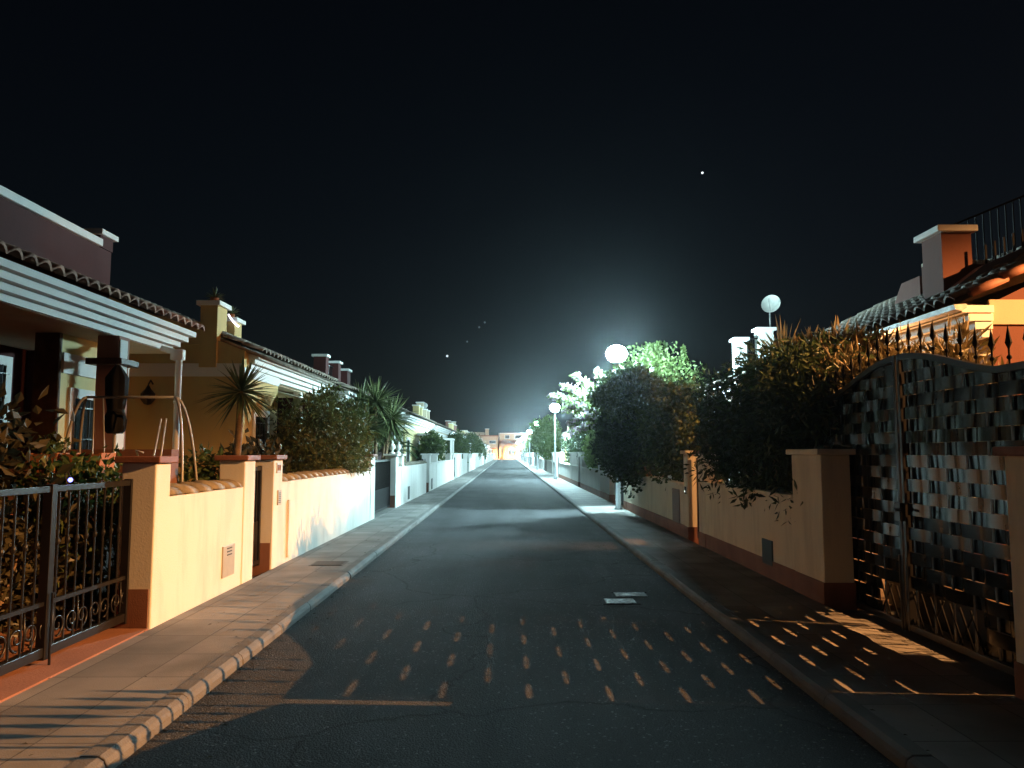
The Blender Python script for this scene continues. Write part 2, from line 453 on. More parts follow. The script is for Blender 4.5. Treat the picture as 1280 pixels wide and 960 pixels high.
v3 = wall(1, 24.1, 33.6, 'right white pillars and wall just behind the first street lamp', M['white'], .95,
          [(24.1, 24.6), (26.6, 27.1), (33.1, 33.6)], [(24.6, 26.6), (27.1, 33.1)], coping='flat', cap='white', near=False)
v4 = wall(1, 34.6, 47.9, 'right white wall and pillar beside the second street lamp', M['white'], .95,
          [(34.6, 35.1), (38.6, 39.2), (47.4, 47.9)], [(35.1, 38.6), (39.2, 47.4)], coping='flat', cap='white', near=False)

# ------------------------------------------------------------------ gates
def bar_gate(name, label, s, y0, y1, z0, z1, group, proto=None):
    xg = wx(s, .16)
    t = thing(name, label, 'gate', (xg, y0, 0), group)
    f = MB()
    f.box(xg-.022, y0, z0, xg+.022, y1, z0+.05); f.box(xg-.022, y0, z1-.05, xg+.022, y1, z1)
    for yy in (y0, y1-.05): f.box(xg-.024, yy, z0-.02, xg+.024, yy+.05, z1+.01)
    f.build('frame', M['black'], t)
    b = MB(); n = max(3, int((y1-y0)/.13))
    for k in range(1, n):
        yy = y0 + (y1-y0)*k/n; b.box(xg-.009, yy-.009, z0+.05, xg+.009, yy+.009, z1-.05)
    b.box(xg-.004, y0+.05, z0+.05, xg+.004, y1-.05, z0+.55)
    b.build('bar_panel', M['black'], t)
    return t

DG = 'narrow garden door gates'
bar_gate('garden_door_gate', 'narrow black garden gate between the two near left terracotta capped pillars', -1, 9.52, 10.23, .16, 1.42, DG)
bar_gate('garden_door_gate', 'narrow dark gate past the finial topped left pillars', -1, 29.75, 30.65, .12, 1.35, DG)
g = bar_gate('garden_door_gate', 'dark narrow right gate with a glowing edge under an orange lit cap', 1, 12.93, 13.62, .14, 1.5, DG)
bar_gate('garden_door_gate', 'small dark gate in the right white wall between first and second street lamp', 1, 33.65, 34.55, .12, 1.3, DG)
VG = 'driveway gates along the street'
bar_gate('driveway_gate', 'black barred driveway gate beside the stone finials on the left', -1, 18.15, 21.45, .12, 1.42, VG)
bar_gate('driveway_gate', 'dark driveway gate under the round dark bush on the right', 1, 21.3, 24.0, .12, 1.35, VG)

# near left sliding gate with round bars, knuckles and scrolls
xg = -3.32
lg = thing('driveway_gate', 'near black wrought iron driveway gate with scrolls along its foot on the left', 'gate', (xg, 3.0, 0), VG)
GY0, GY1, GZ0, GZ1 = 2.6, 6.86, .15, 1.36
MB().box(xg-.025, GY0, GZ1-.045, xg+.025, GY1, GZ1).build('top_rail', M['black'], lg, False, .004)
MB().box(xg-.025, GY0, GZ0, xg+.025, GY1, GZ0+.07).build('bottom_rail', M['black'], lg, False, .004)
MB().box(xg-.016, GY0, GZ0+.36, xg+.016, GY1, GZ0+.39).build('lower_rail', M['black'], lg)
for yy in (GY1-.07, 5.62, 4.3, 3.0):
    MB().box(xg-.034, yy, GZ0-.02, xg+.034, yy+.07, GZ1+.012).build('post', M['black'], lg, False, .004)
rod = MB(); rod.tube([(xg+.05, 5.66, SW+.01), (xg+.05, 5.66, .6)], .009, 6); rod.build('drop_bolt', M['black'], lg)
k = 0; yy = GY0 + .1
barmesh = None
while yy < GY1 - .08:
    if all(abs(yy+.0-(p+.035)) > .05 for p in (GY1-.07, 5.62, 4.3, 3.0)):
        if barmesh is None:
            bb = MB(); bb.tube([(xg, yy, GZ0+.07), (xg, yy, GZ1-.045)], .0085, 6)
            bb.ball((xg, yy, .95), .02, .02, .03, 8, 6)
            barmesh = bb.build('bar', M['black'], lg); by = yy
        else:
            c = barmesh.copy(); COL.objects.link(c); c.parent = lg; c.location = (0, yy-by, 0)
    yy += .128
def scroll_pts(cy, cz, r, turns, dirn, a0):
    return [(xg, cy + dirn*r*(1-i/26*.8)*math.cos(a0 + turns*2*PI*i/26), cz + r*(1-i/26*.8)*math.sin(a0 + turns*2*PI*i/26)) for i in range(27)]
yy = GY0 + .18; sm = None
while yy < GY1 - .1:
    if sm is None:
        q = MB(); q.tube(scroll_pts(yy+.07, GZ0+.19, .085, 1.35, 1, -PI/2), .008, 6); q.tube(scroll_pts(yy-.07, GZ0+.19, .085, 1.35, -1, -PI/2), .008, 6)
        q.tube([(xg, yy, GZ0+.09), (xg, yy+.015, GZ0+.2), (xg, yy, GZ0+.35)], .008, 6)
        sm = q.build('scroll', M['black'], lg, True); sy = yy
    else:
        c = sm.copy(); COL.objects.link(c); c.parent = lg; c.location = (0, yy-sy, 0)
    yy += .33

# ---- right woven arched gate
GX = 3.53
GP = .275        # spacing of the upright bars
GC = 6.86        # meeting stile
def gate_top(y):
    d = abs(y - GC)
    if d >= 1.42: return 2.22
    return 2.22 + .26 * (math.cos(PI * d / 1.42) * .5 + .5) ** .7

def weave(ya, yb, topf, z0, zstep=.105, amp=.0145, ybase=GC):
    b = MB(); rng = random.Random(int(ya*100)); ns = 12
    r = 0; z = z0
    while z < 2.6:
        sgn = 1 if r % 2 else -1
        n = max(2, int((yb-ya)/GP*ns)); prev = None
        tl = rng.uniform(-.0025, .0025)
        for i in range(n+1):
            y = ya + (yb-ya)*i/n
            ph = math.sin(PI*(y-ybase)/GP)
            x = GX + sgn*amp*math.copysign(abs(ph)**.55, ph)
            t1 = min(z+zstep, topf(y)-.02)
            cur = None
            if t1 > z + .012 and not (z < .34 and 5.8 < y < 7.35):
                cur = ((x+tl, y, z+.0005), (x-tl, y, t1-.0005))
            if cur and prev:
                b.add([prev[0], cur[0], cur[1], prev[1]], [(0, 1, 2, 3)])
            prev = cur
        z += zstep; r += 1
    return b

wg = thing('woven_gate', 'tall black arched gate of woven metal strips topped by small spikes', 'gate', (GX, GC, 0), VG)
def arch_rail(ya, yb, dz, th, topf):
    b = MB(); n = max(6, int((yb-ya)/.06)); vs = []
    for i in range(n+1):
        y = ya+(yb-ya)*i/n; z = topf(y)+dz
        vs += [(GX-.03, y, z-th), (GX+.03, y, z-th), (GX+.03, y, z), (GX-.03, y, z)]
    fs = []
    for i in range(n):
        for k in range(4): fs.append((i*4+k, i*4+(k+1)%4, i*4+4+(k+1)%4, i*4+4+k))
    fs += [(3, 2, 1, 0), tuple(n*4+k for k in range(4))]
    b.add(vs, fs); return b
WY0, WY1, WZ0 = 4.9, 8.78, .06
for ya, yb in ((WY0, GC-.012), (GC+.012, WY1)):
    lf = weave(ya+.05, yb-.05, gate_top, WZ0+.05).build('woven_panel', M['gatemetal'], wg, True)
    arch_rail(ya, yb, 0, .05, gate_top).build('arched_rail', M['black'], wg)
    MB().box(GX-.03, ya+.045, WZ0, GX+.03, yb-.045, WZ0+.055).build('bottom_rail', M['black'], wg, False, .004)
    for yy in (ya, yb-.045):
        MB().box(GX-.032, yy, WZ0-.01, GX+.032, yy+.045, gate_top(yy+.02)-.01).build('stile', M['black'], wg, False, .004)
    b = MB(); i0 = int(math.ceil((ya+.08-GC)/GP)); i1 = int((yb-.08-GC)/GP)
    for i in range(i0, i1+1):
        y = GC + (i+.5)*GP
        if ya+.08 < y < yb-.08: b.box(GX-.004, y-.013, WZ0+.056, GX+.004, y+.013, gate_top(y)-.05)
    b.build('upright_bars', M['black'], wg)
for i in range(11):          # open lattice foot in the middle of the gate
    ya = 5.8 + i*.14
    if i == 0: la = MB()
    la.tube([(GX, ya, WZ0+.05), (GX, ya+.16, .4)], .009, 6)
    if i % 3 == 1: la.tube([(GX+.012, ya+.2, WZ0+.05), (GX+.012, ya-.02, .4)], .008, 6)
la.build('lattice', M['spike'], wg, True)
lk = MB(); lk.box(GX-.075, GC-.05, 1.0, GX-.033, GC+.05, 1.16); lk.tube([(GX-.06, GC-.03, 1.1), (GX-.11, GC-.03, 1.1), (GX-.11, GC-.15, 1.1)], .011, 8)
lk.build('lock_handle', M['black'], wg)
MB().tube([(GX-.05, GC+.035, .04), (GX-.05, GC+.035, .7)], .011, 8).build('drop_bolt', M['black'], wg)
def spike(parent, y, topf, proto=[None, 0, 0], hgt=.26):
    if proto[0] is None:
        c = (GX, y, topf(y))
        b = MB().tube([(c[0], c[1], c[2]-.01), (c[0], c[1], c[2]+.16)], .007, 6)
        b.ball((c[0], c[1], c[2]+.05), .018, .018, .018, 8, 6)
        b.lathe((c[0], c[1], c[2]+.11), [(.006, 0), (.024, .045), (.018, .07), (.001, .17)], 8)
        o = b.build('spike', M['spike'], parent); proto[0] = o; proto[1] = y; proto[2] = topf(y)
    else:
        o = proto[0].copy(); COL.objects.link(o); o.parent = parent; o.location = (0, y-proto[1], topf(y)-proto[2])
y = WY0 + .06
PROTO = [None, 0, 0]
while y < WY1:
    spike(wg, y, gate_top, PROTO); y += .19
# the neighbouring fence panel, behind the near right pillar
np_ = thing('metal_fence', 'black spiked metal fence panel above the near right wall', 'fence', (GX, 3.0, 0))
def fence_top(y):
    d = min(1, max(0, (4.84-y)/1.4)); return 2.2 + .26*math.sin(d*PI/2)
pts = [(4.84-4.6*i/24, fence_top(4.84-4.6*i/24)) for i in range(25)]
MB().prism_x([(.24, .95), (4.84, .95)] + pts, GX-.008, GX+.008).build('sheet_panel', M['gatemetal'], np_)
arch_rail(.24, 4.84, 0.012, .05, fence_top).build('arched_rail', M['black'], np_)
MB().box(GX-.03, 4.79, .0, GX+.03, 4.84, 2.19).build('post', M['black'], np_)
MB().box(GX-.02, 4.842, .0, GX+.02, 4.897, 1.86).build('slit_blocker', M['black'], np_)  # unseen strip added to block light through the lower slit
PROTO2 = [None, 0, 0]
y = .4
while y < 4.8:
    if PROTO2[0] is None:
        b = MB().tube([(GX, y, fence_top(y)-.01), (GX, y, fence_top(y)+.3)], .008, 6)
        b.ball((GX, y, fence_top(y)+.08), .02, .02, .02, 8, 6); b.lathe((GX, y, fence_top(y)+.22), [(.007, 0), (.026, .05), (.02, .08), (.001, .2)], 8)
        o = b.build('spike', M['spike'], np_); PROTO2 = [o, y, fence_top(y)]
    else:
        o = PROTO2[0].copy(); COL.objects.link(o); o.parent = np_; o.location = (0, y-PROTO2[1], fence_top(y)-PROTO2[2])
    y += .1

# ------------------------------------------------------------------ far plots: walls and gates repeated down the street
ordn = ['first', 'second', 'third', 'fourth', 'fifth', 'sixth', 'seventh', 'eighth', 'ninth', 'tenth', 'eleventh', 'twelfth', 'thirteenth']
for s, Y0, nm in ((-1, 48.1, 'left'), (1, 51.0, 'right')):
    n = 10
    m = M['white']
    for k in range(n):
        y0 = Y0 + 15*k
        ref = 'white house wall past the tall gate' if False else ''
        wall(s, y0, y0+11.6, f'{ordn[k]} of the distant white walls on the {nm}, counting away from the viewer', m, 1.1 if s < 0 else .95,
             [(y0, y0+.45), (y0+2.4, y0+2.85), (y0+3.75, y0+4.2), (y0+11.1, y0+11.6)],
             [(y0+.45, y0+2.4), (y0+4.2, y0+11.1)], coping='flat', cap='white', near=False, plinth=False)
        bar_gate('garden_door_gate', f'{ordn[k]} of the distant narrow gates on the {nm}, counting away from the viewer', s, y0+2.88, y0+3.72, .12, 1.3, DG)
        bar_gate('driveway_gate', f'{ordn[k]} of the distant driveway gates on the {nm}, counting away from the viewer', s, y0-3.15, y0-.04, .12, 1.35, VG)

# ------------------------------------------------------------------ houses
def tiles(mb, s, xe, ze, xr, zr, y0, y1, fine=True):
    """barrel tile slope from the eave (xe,ze) up to (xr,zr), running along y"""
    L = math.hypot(xr-xe, zr-ze); nx, nz = -(zr-ze)/L, (xr-xe)/L
    per = .23; rows = max(1, int(L/.36)); sub = 6 if fine else 4
    ncol = int((y1-y0)/per)
    for r in range(rows):
        a, b = r/rows, min(1.02, (r+1.12)/rows)
        lift0, lift1 = .035, .0
        vs = []; n = ncol*sub
        for (t, lf) in ((a, lift0), (b, lift1)):
            for i in range(n+1):
                y = y0 + (y1-y0)*i/n; ph = (i % sub)/sub
                w = abs(math.sin(PI*i/sub)) if True else 0
                hgt = .075*w + lf + ((i//sub*7919 + r*104729) % 13)/13*.008
                vs.append((s*(xe+(xr-xe)*t + nx*hgt), y, ze+(zr-ze)*t + nz*hgt))
        fs = [(i, i+1, n+2+i, n+1+i) for i in range(n)]
        # closed front edge of the row
        k = len(vs)
        for i in range(n+1):
            y = y0 + (y1-y0)*i/n; w = abs(math.sin(PI*i/sub))
            hgt = max(-.01, .075*w + lift0 - .03)
            vs.append((s*(xe+(xr-xe)*a + nx*hgt), y, ze+(zr-ze)*a + nz*hgt))
        fs += [(k+i, k+i+1, i+1, i) for i in range(n)]
        mb.add(vs, fs)
    return mb

def cornice(s, x, y0, y1, z, n=4, hh=.085, step=.075):
    b = MB()
    for i in range(n):
        # the top moulding stands farthest out
        b.box(s*(x + i*step), y0 + i*.03, z - (i+1)*hh + .008, s*(x + n*step + .25), y1 - i*.075, z - i*hh)
    return b

def window(parent, s, x, y0, y1, z0, z1, grille=True, fm=None):
    """window in a wall whose street face is at |X| = x"""
    fm = fm or M['trim']
    f = MB(); t = .13
    f.box(s*(x-.03), y0-t, z0-t, s*(x+.05), y0, z1+t); f.box(s*(x-.03), y1, z0-t, s*(x+.05), y1+t, z1+t)
    f.box(s*(x-.03), y0, z1, s*(x+.05), y1, z1+t); f.box(s*(x-.05), y0, z0-t, s*(x+.05), y1, z0)
    w = f.build('window', fm, parent)
    MB().box(s*(x-.006), y0, z0, s*(x+.02), y1, z1).build('pane', M['glass'], w)
    if grille:
        g = MB(); n = max(3, int((y1-y0)/.12))
        for k in range(1, n): g.tube([(s*(x-.06), y0+(y1-y0)*k/n, z0), (s*(x-.06), y0+(y1-y0)*k/n, z1)], .008, 5)
        for zz in (z0+.12, (z0+z1)/2, z1-.12): g.box(s*(x-.065), y0-.02, zz-.008, s*(x-.055), y1+.02, zz+.008)
        g.build('grille', M['black'], w)
    return w

def terrace_front(parent, s, x0, x1, y0, y1, zb, zt, zlow, m, capm, rail=True):
    """roof terrace: two pillars and a low wall facing the street"""
    a = MB()
    p1 = MB().box(s*x0, y0, zb, s*x1, y0+.34, zt).build('terrace_pillar', m, parent)
    MB().box(s*(x0-.05), y0-.05, zt, s*(x1+.05), y0+.39, zt+.07).build('cap', capm, p1)
    p2 = MB().box(s*x0, y1-.34, zb, s*x1, y1, zt).build('terrace_pillar', m, parent)
    MB().box(s*(x0-.05), y1-.39, zt, s*(x1+.05), y1+.05, zt+.07).build('cap', capm, p2)
    MB().box(s*(x0+.04), y0+.34, zb, s*(x1-.04), y1-.34, zlow).build('terrace_wall', m, parent)
    if rail:
        g = MB(); xm = (x0+x1)/2
        n = max(2, int((y1-y0-.68)/.11))
        for k in range(1, n): g.box(s*(xm-.008), y0+.34+(y1-y0-.68)*k/n-.008, zlow, s*(xm+.008), y0+.34+(y1-y0-.68)*k/n+.008, zt-.12)
        g.box(s*(xm-.015), y0+.34, zt-.14, s*(xm+.015), y1-.34, zt-.11)
        g.build('terrace_railing', M['black'], parent)

HG = 'houses along the street'
# ---- left house 1, maroon with deep eaves
h = thing('terraced_house', 'maroon house on the near left with deep white corniced eaves and tiled edge', 'house', (-7, 6, 0), HG)
MB().box(-7.05, .5, 0, -14, 11.6, 3.25).build('wall', M['maroon'], h)
MB().box(-6.75, 11.25, 0, -7.05, 11.6, 3.12).build('wall_pier', M['maroon'], h)
MB().box(-5.08, .5, 3.1, -7.6, 11.62, 3.2).build('soffit', M['sand'], h)
MB().box(-6.0, .5, 3.2, -14, 11.45, 4.62).build('upper_wall', M['maroon'], h)
MB().box(-5.94, .4, 4.62, -14, 11.1, 4.73).build('parapet_coping', M['trim'], h, False, .01)
pr = MB().box(-5.985, 11.1, 4.622, -6.35, 11.46, 4.8).build('corner_pier', M['maroon'], h)
MB().box(-5.93, 11.04, 4.8, -6.42, 11.52, 4.88).build('cap', M['trim'], pr, False, .01)
cornice(-1, 4.78, .5, 11.72, 3.44, 4, .085, .085).build('cornice', M['trim'], h)
tb = tiles(MB(), -1, 4.68, 3.44, 6.02, 3.99, .5, 11.75); tb.box(-4.9, .5, 3.3, -6.4, 11.6, 3.438); tb.build('roof', M['tile'], h, True)
cl = MB().box(-4.97, 9.78, 0, -5.25, 10.06, 3.099).build('porch_column', M['rose'], h, False, .01)
MB().box(-4.965, 9.79, .4, -4.955, 9.98, 3.05).build('white_face', M['trim'], cl)
MB().box(-4.88, 9.68, 2.72, -5.34, 10.16, 2.8).build('capital', M['wood'], cl, False, .01)
MB().box(-3.95, 9.1, 0, -6.6, 9.3, 1.64).build('porch_parapet', M['brown'], h)
window(h, -1, 7.05, 9.6, 10.75, 1.3, 2.82)
yw = MB().box(-5.6, 9.62, 0, -5.9, 11.3, 3.099).build('porch_wall', M['yellow'], h)
MB().box(-5.597, 9.55, 0, -5.903, 9.617, 3.098).build('dark_end', M['wood'], yw)
MB().box(-5.575, 9.63, 2.6, -5.599, 11.3, 2.86).build('white_band', M['trim'], yw)
window(h, -1, 5.6, 9.93, 10.5, 1.25, 2.3)
dp = MB().tube([(-4.72, 11.0, .2), (-4.72, 11.0, 2.95), (-4.82, 11.0, 3.06), (-4.98, 11.0, 3.1)], .045, 10)
for zz in (1.2, 2.3): dp.tube([(-4.72, 11.0, zz), (-4.72, 11.0, zz+.04)], .055, 10)
dp.box(-4.66, 10.93, 2.93, -4.82, 11.07, 3.08)
dp.build('downpipe', M['trim'], h, True)

# ---- left house 2, ochre with gable
h = thing('terraced_house', 'ochre gabled house behind the yucca with lights on its roof terrace', 'house', (-6, 15, 0), HG)
b = MB()
b.prism_y([(-4.65, 0), (-4.65, 3.4), (-7.2, 4.42), (-12, 4.42), (-12, 0)], 13.5, 15.55)
b.box(-6.4, 15.55, 0, -12, 21.2, 3.3)
b.build('wall', M['ochre'], h)
MB().box(-6.9, 11.66, 0, -10, 13.497, 3.4).build('side_wall', M['yellow'], h)
MB().box(-6.87, 11.66, 2.82, -6.9, 13.495, 3.07).build('white_band', M['trim'], h)
MB().box(-4.66, 13.47, 2.94, -6.899, 13.5, 3.17).build('gable_band', M['trim'], h)
window(h, -1, 4.65, 14.15, 14.85, 1.15, 2.27)
MB().box(-4.62, 13.48, 2.94, -4.65, 15.55, 3.1).build('front_band', M['trim'], h)
cornice(-1, 4.46, 13.72, 19.6, 3.36, 4, .085, .075).build('cornice', M['trim'], h)
tb = tiles(MB(), -1, 4.38, 3.38, 7.2, 4.5, 13.62, 19.75); tb.prism_y([(-4.42, 3.3), (-4.42, 3.365), (-7.2, 4.48), (-12, 4.48), (-12, 4.3), (-7.2, 4.3)], 13.6, 19.7)
tb.build('roof', M['tilegrey'], h, True)
MB().box(-4.8, 15.56, 3.0, -6.4, 19.6, 3.08).build('porch_ceiling', M['sand'], h)
MB().box(-6.36, 15.56, 2.55, -6.4, 19.5, 2.85).build('porch_band', M['trim'], h)
dr = MB().box(-6.37, 16.2, .3, -6.4, 17.5, 2.4).build('door', M['wood'], h)
MB().box(-6.33, 17.3, 1.3, -6.37, 17.36, 1.45).build('handle', M['steel'], dr)
MB().box(-4.78, 17.75, 0, -4.95, 17.95, 3.0).build('porch_column', M['trim'], h)
for (ya, yb, zt) in ((12.78, 13.42, 4.23), (14.1, 14.45, 4.1)): pass
tp = MB().box(-5.12, 13.44, 3.1, -5.42, 13.9, 4.2).build('terrace_pillar', M['ochre'], h)
MB().box(-5.06, 13.38, 4.2, -5.48, 13.96, 4.28).build('cap', M['trim'], tp)
tp2 = MB().box(-5.12, 14.3, 3.4, -5.42, 14.68, 4.06).build('terrace_pillar', M['ochre'], h)
MB().box(-5.06, 14.24, 4.06, -5.48, 14.74, 4.13).build('cap', M['trim'], tp2)
MB().box(-5.14, 13.9, 3.1, -5.4, 14.3, 3.58).build('terrace_wall', M['ochre'], h)
MB().prism_y([(-5.42, 3.5), (-5.42, 3.9), (-7.4, 4.2), (-7.4, 3.5)], 13.45, 13.7).build('terrace_side_wall', M['ochre'], h)
g = MB()
for k in range(1, 5): g.box(-5.262, 13.9+.4*k/5-.008, 3.58, -5.278, 13.9+.4*k/5+.008, 3.98)
g.box(-5.255, 13.9, 3.97, -5.285, 14.3, 4.0); g.build('terrace_railing', M['black'], h)
sl = thing('string_lights', 'string of small white bulbs along the ochre house roof terrace', 'string lights', (-5.1, 14.4, 4))
w = MB(); pts = []
for i in range(13):
    tt = i/12; pts.append((-5.11, 13.9+.62*tt, 4.14-.15*tt-.03*math.sin(PI*tt)))
w.tube(pts, .004, 4); w.build('wire', M['black'], sl)
bm_ = None
for i, p in enumerate(pts[1:-1]):
    if bm_ is None: bm_ = MB().ball(p, .018, seg=8, rings=6).build('bulb', M['bulb'], sl); b0 = p
    else:
        c = bm_.copy(); COL.objects.link(c); c.parent = sl; c.location = (p[0]-b0[0], p[1]-b0[1], p[2]-b0[2])
# finial plants on the terrace pillars
def agave(t, c, n, L, m, rng, width=.03, droop=.25, up=.2):
    b = MB()
    for i in range(n):
        a = rng.uniform(0, 2*PI); el = math.asin(min(1, max(-1, rng.uniform(-1+up*1.5, 1))))
        d = Vector((math.cos(a)*math.cos(el), math.sin(a)*math.cos(el), math.sin(el)))
        sd = d.cross(Vector((0, 0, 1)))
        if sd.length < .05: sd = Vector((1, 0, 0))
        sd.normalize(); l = L*rng.uniform(.8, 1.12); w = width*rng.uniform(.75, 1.15)
        nrm = sd.cross(d); vs = []
        for k, (tt, ww) in enumerate(((0.04, .55), (.3, 1), (.65, .8), (1, .02))):
            p = Vector(c) + d*l*tt + Vector((0, 0, -droop*l*tt*tt*math.cos(el)))
            vs += [p - sd*w*ww, p + nrm*w*ww*-.5, p + sd*w*ww]
        fs = []
        for k in range(3):
            o = k*3; fs += [(o, o+1, o+4, o+3), (o+1, o+2, o+5, o+4)]
        b.add(vs, fs)
    return b
for i, (c, lb) in enumerate((((-5.27, 13.67, 4.28), 'small agave on the taller terrace pillar of the ochre house'), ((-5.27, 14.49, 4.13), 'small agave on the lower terrace pillar of the ochre house'))):
    a = thing('potted_agave', lb, 'plant', c, 'agaves on the terrace pillars')
    MB().lathe(c, [(0, 0), (.06, 0), (.08, .1), (.07, .1), (0, .09)], 12).build('pot', M['clay'], a, True)
    agave(a, (c[0], c[1], c[2]+.11), 40, .2, None, random.Random(i), .012, .2, .5).build('leaves', M['leaf_yucca'], a)
# awning on the ochre house porch
aw = thing('awning', 'sloping cream awning under the ochre house eaves', 'awning', (-4.6, 15.7, 2.9))
MB().prism_y([(-4.0, 2.62), (-4.0, 2.66), (-5.2, 3.0), (-5.2, 2.96)], 15.6, 18.9).build('canopy', M['awning'], aw)
MB().tube([(-4.02, 15.58, 2.63), (-4.02, 18.92, 2.63)], .02, 8).build('front_bar', M['steel'], aw)

# ---- the other houses
def house(s, y0, y1, m, label, terr=True, var=0, roofm='tilegrey', xf=4.75, chim=True, fine=False):
    h = thing('terraced_house', label, 'house', (s*7, (y0+y1)/2, 0), HG)
    ze = 3.34; e = .3
    b = MB().prism_y([(s*xf, 0), (s*xf, ze), (s*(xf+3), ze+1.15), (s*(xf+7.2), ze-.5), (s*(xf+7.2), 0)], y0+.25, y1-.25)
    b.build('wall', m, h)
    cornice(s, xf-.28, y0, y1, ze, 3, .1, .085).build('cornice', M['trim'], h)
    tb = tiles(MB(), s, xf-.36, ze+.03, xf+3.05, ze+1.26, y0, y1, fine)
    tb.prism_y([(s*(xf+3.05), ze+1.14), (s*(xf+3.05), ze+1.26), (s*(xf+7.4), ze-.4), (s*(xf+7.4), ze-.52)], y0, y1)
    tb.prism_y([(s*(xf-.3), ze), (s*(xf-.3), ze+.025), (s*(xf+3.05), ze+1.25), (s*(xf+3.05), ze+1.16)], y0, y1)
    tb.build('roof', M[roofm], h, True)
    MB().box(s*(xf-.025), y0+.25, 2.75, s*xf, y1-.25, 2.95).build('front_band', M['trim'], h)
    L = y1-y0
    window(h, s, xf, y0+1.0, y0+2.0, 1.0, 2.2, fine)
    window(h, s, xf, y1-2.2, y1-1.2, 1.0, 2.2, fine)
    d = MB().box(s*(xf-.03), y0+L/2-.5, .15, s*xf, y0+L/2+.5, 2.25).build('door', M['wood'], h)
    MB().box(s*(xf-.07), y0+L/2+.35, 1.1, s*(xf-.031), y0+L/2+.4, 1.25).build('handle', M['steel'], d)
    if terr:
        ya = y0 + (.3 if var % 2 == 0 else L-2.4)
        terrace_front(h, s, xf+.45, xf+.8, ya, ya+2.0, 3.4, 4.35, 3.85, m, M['trim'])
    if chim:
        yc = y0 + L*(.72 if var % 2 == 0 else .3)
        c = MB().box(s*(xf+1.6), yc, 3.6, s*(xf+2.1), yc+.6, 4.85 + .25*(var % 3)).build('chimney', m, h)
        MB().box(s*(xf+1.54), yc-.06, 4.85+.25*(var % 3), s*(xf+2.16), yc+.66, 4.93+.25*(var % 3)).build('chimney_cap', M['trim'], c)
    # small porch with a pale column
    MB().box(s*(xf-.9), y0+L/2-1.2, 2.5, s*(xf-.03), y0+L/2+1.2, 2.62).build('porch_roof', M['trim'], h)
    for k in (-1.1, 1.0): MB().box(s*(xf-.86), y0+L/2+k, 0, s*(xf-.74), y0+L/2+k+.12, 2.499).build('porch_column', M['trim'], h)
    return h

cols = ['maroon', 'yellow', 'sand', 'yellow', 'rose', 'sand', 'yellow', 'ochre', 'sand', 'yellow', 'rose', 'sand', 'yellow']
cn = {'maroon': 'maroon', 'yellow': 'pale yellow', 'sand': 'sand coloured', 'rose': 'rose coloured', 'ochre': 'ochre', 'red': 'brick red'}
lnames = ['dark maroon house behind the big olive bush on the left', 'pale yellow house behind the drooping cycad on the left',
          'sand coloured house past the cycad, behind white wall and gate']
y = 21.6
for k in range(13):
    L = 12.2
    lb = lnames[k] if k < 3 else f'{ordn[k-3]} of the small distant houses on the left past the sand coloured one, {cn[cols[k]]}'
    house(-1, y, y+L, M[cols[k]], lb, True, k, 'tilegrey', chim=(k % 2 == 0 or k > 3), fine=(k == 0))
    y += L + 1.6

# ---- right house 1, red with cream band
h = thing('terraced_house', 'brick red house above the woven gate with cream band and roof terrace railing', 'house', (7, 12, 0), HG)
MB().prism_y([(6.02, 0), (6.02, 3.45), (8.4, 4.6), (13, 4.6), (13, 0)], 9.42, 16.6).build('wall', M['red'], h)
MB().box(6.0, 9.39, 3.19, 13, 9.42, 3.5).build('gable_band', M['band'], h)
cb = MB()
for i in range(4):
    cb.box(5.62+.09*i, 9.4-.02*(3-i), 3.42-.1*(i+1)+.01, 6.02, 16.6, 3.42-.1*i)
cb.build('cornice', M['trim'], h)
gt = MB().prism_y([(5.5, 3.42), (5.52, 3.36), (5.6, 3.34), (5.66, 3.38), (5.66, 3.43)], 9.3, 16.6).build('gutter', M['steel'], h)
tb = tiles(MB(), 1, 5.55, 3.47, 8.45, 4.9, 9.34, 16.7)
tb.prism_y([(5.6, 3.43), (5.6, 3.46), (8.45, 4.87), (13, 4.87), (13, 4.42), (8.45, 4.42)], 9.34, 16.7); tb.build('roof', M['tilegrey'], h, True)
vt = MB()
for i in range(7):      # verge tiles along the gable edge
    t0 = i/7; x0 = 5.75+2.7*t0; z0 = 3.56+1.33*t0; x1 = x0+.46; z1 = z0+.2
    vs = []
    for (x_, z_, r_) in ((x0, z0+.02, .065), (x1, z1, .05)):
        for k in range(8): a = PI*2*k/8; vs.append((x_ - r_*.3*math.sin(a), 9.36 + r_*math.cos(a), z_ + r_*math.sin(a)))
    vt.add(vs, [(k, (k+1) % 8, 8+(k+1) % 8, 8+k) for k in range(8)] + [tuple(range(7, -1, -1)), tuple(range(8, 16))])
vt.build('verge_tiles', M['captile'], h, True)
tp = MB().box(6.08, 10.5, 3.6, 6.5, 11.0, 4.68).build('terrace_pillar', M['red'], h)
MB().box(6.0, 10.42, 4.68, 6.56, 11.08, 4.77).build('cap', M['trim'], tp, False, .01)
MB().prism_y([(6.03, 3.5), (6.03, 3.8), (6.5, 4.15), (9, 5.25), (9, 3.5)], 10.25, 10.45).build('terrace_parapet', M['greywall'], h)
MB().box(6.5, 11.6, 3.6, 10, 11.8, 4.5).build('terrace_back_wall', M['red'], h)
q = MB(); x_ = 6.52
while x_ < 9: q.box(x_, 11.56, 4.5, x_+.1, 11.84, 4.56); x_ += .115
q.build('ledge_tiles', M['band'], h)
q = MB()
for k in range(26): q.box(6.6+.12*k-.008, 11.68, 4.56, 6.6+.12*k+.008, 11.7, 4.98 + .05*k)
q.prism_y([(6.55, 4.96), (6.55, 4.99), (9.7, 6.29), (9.7, 6.26)], 11.675, 11.705); q.build('terrace_railing', M['spike'], h)
q = MB()
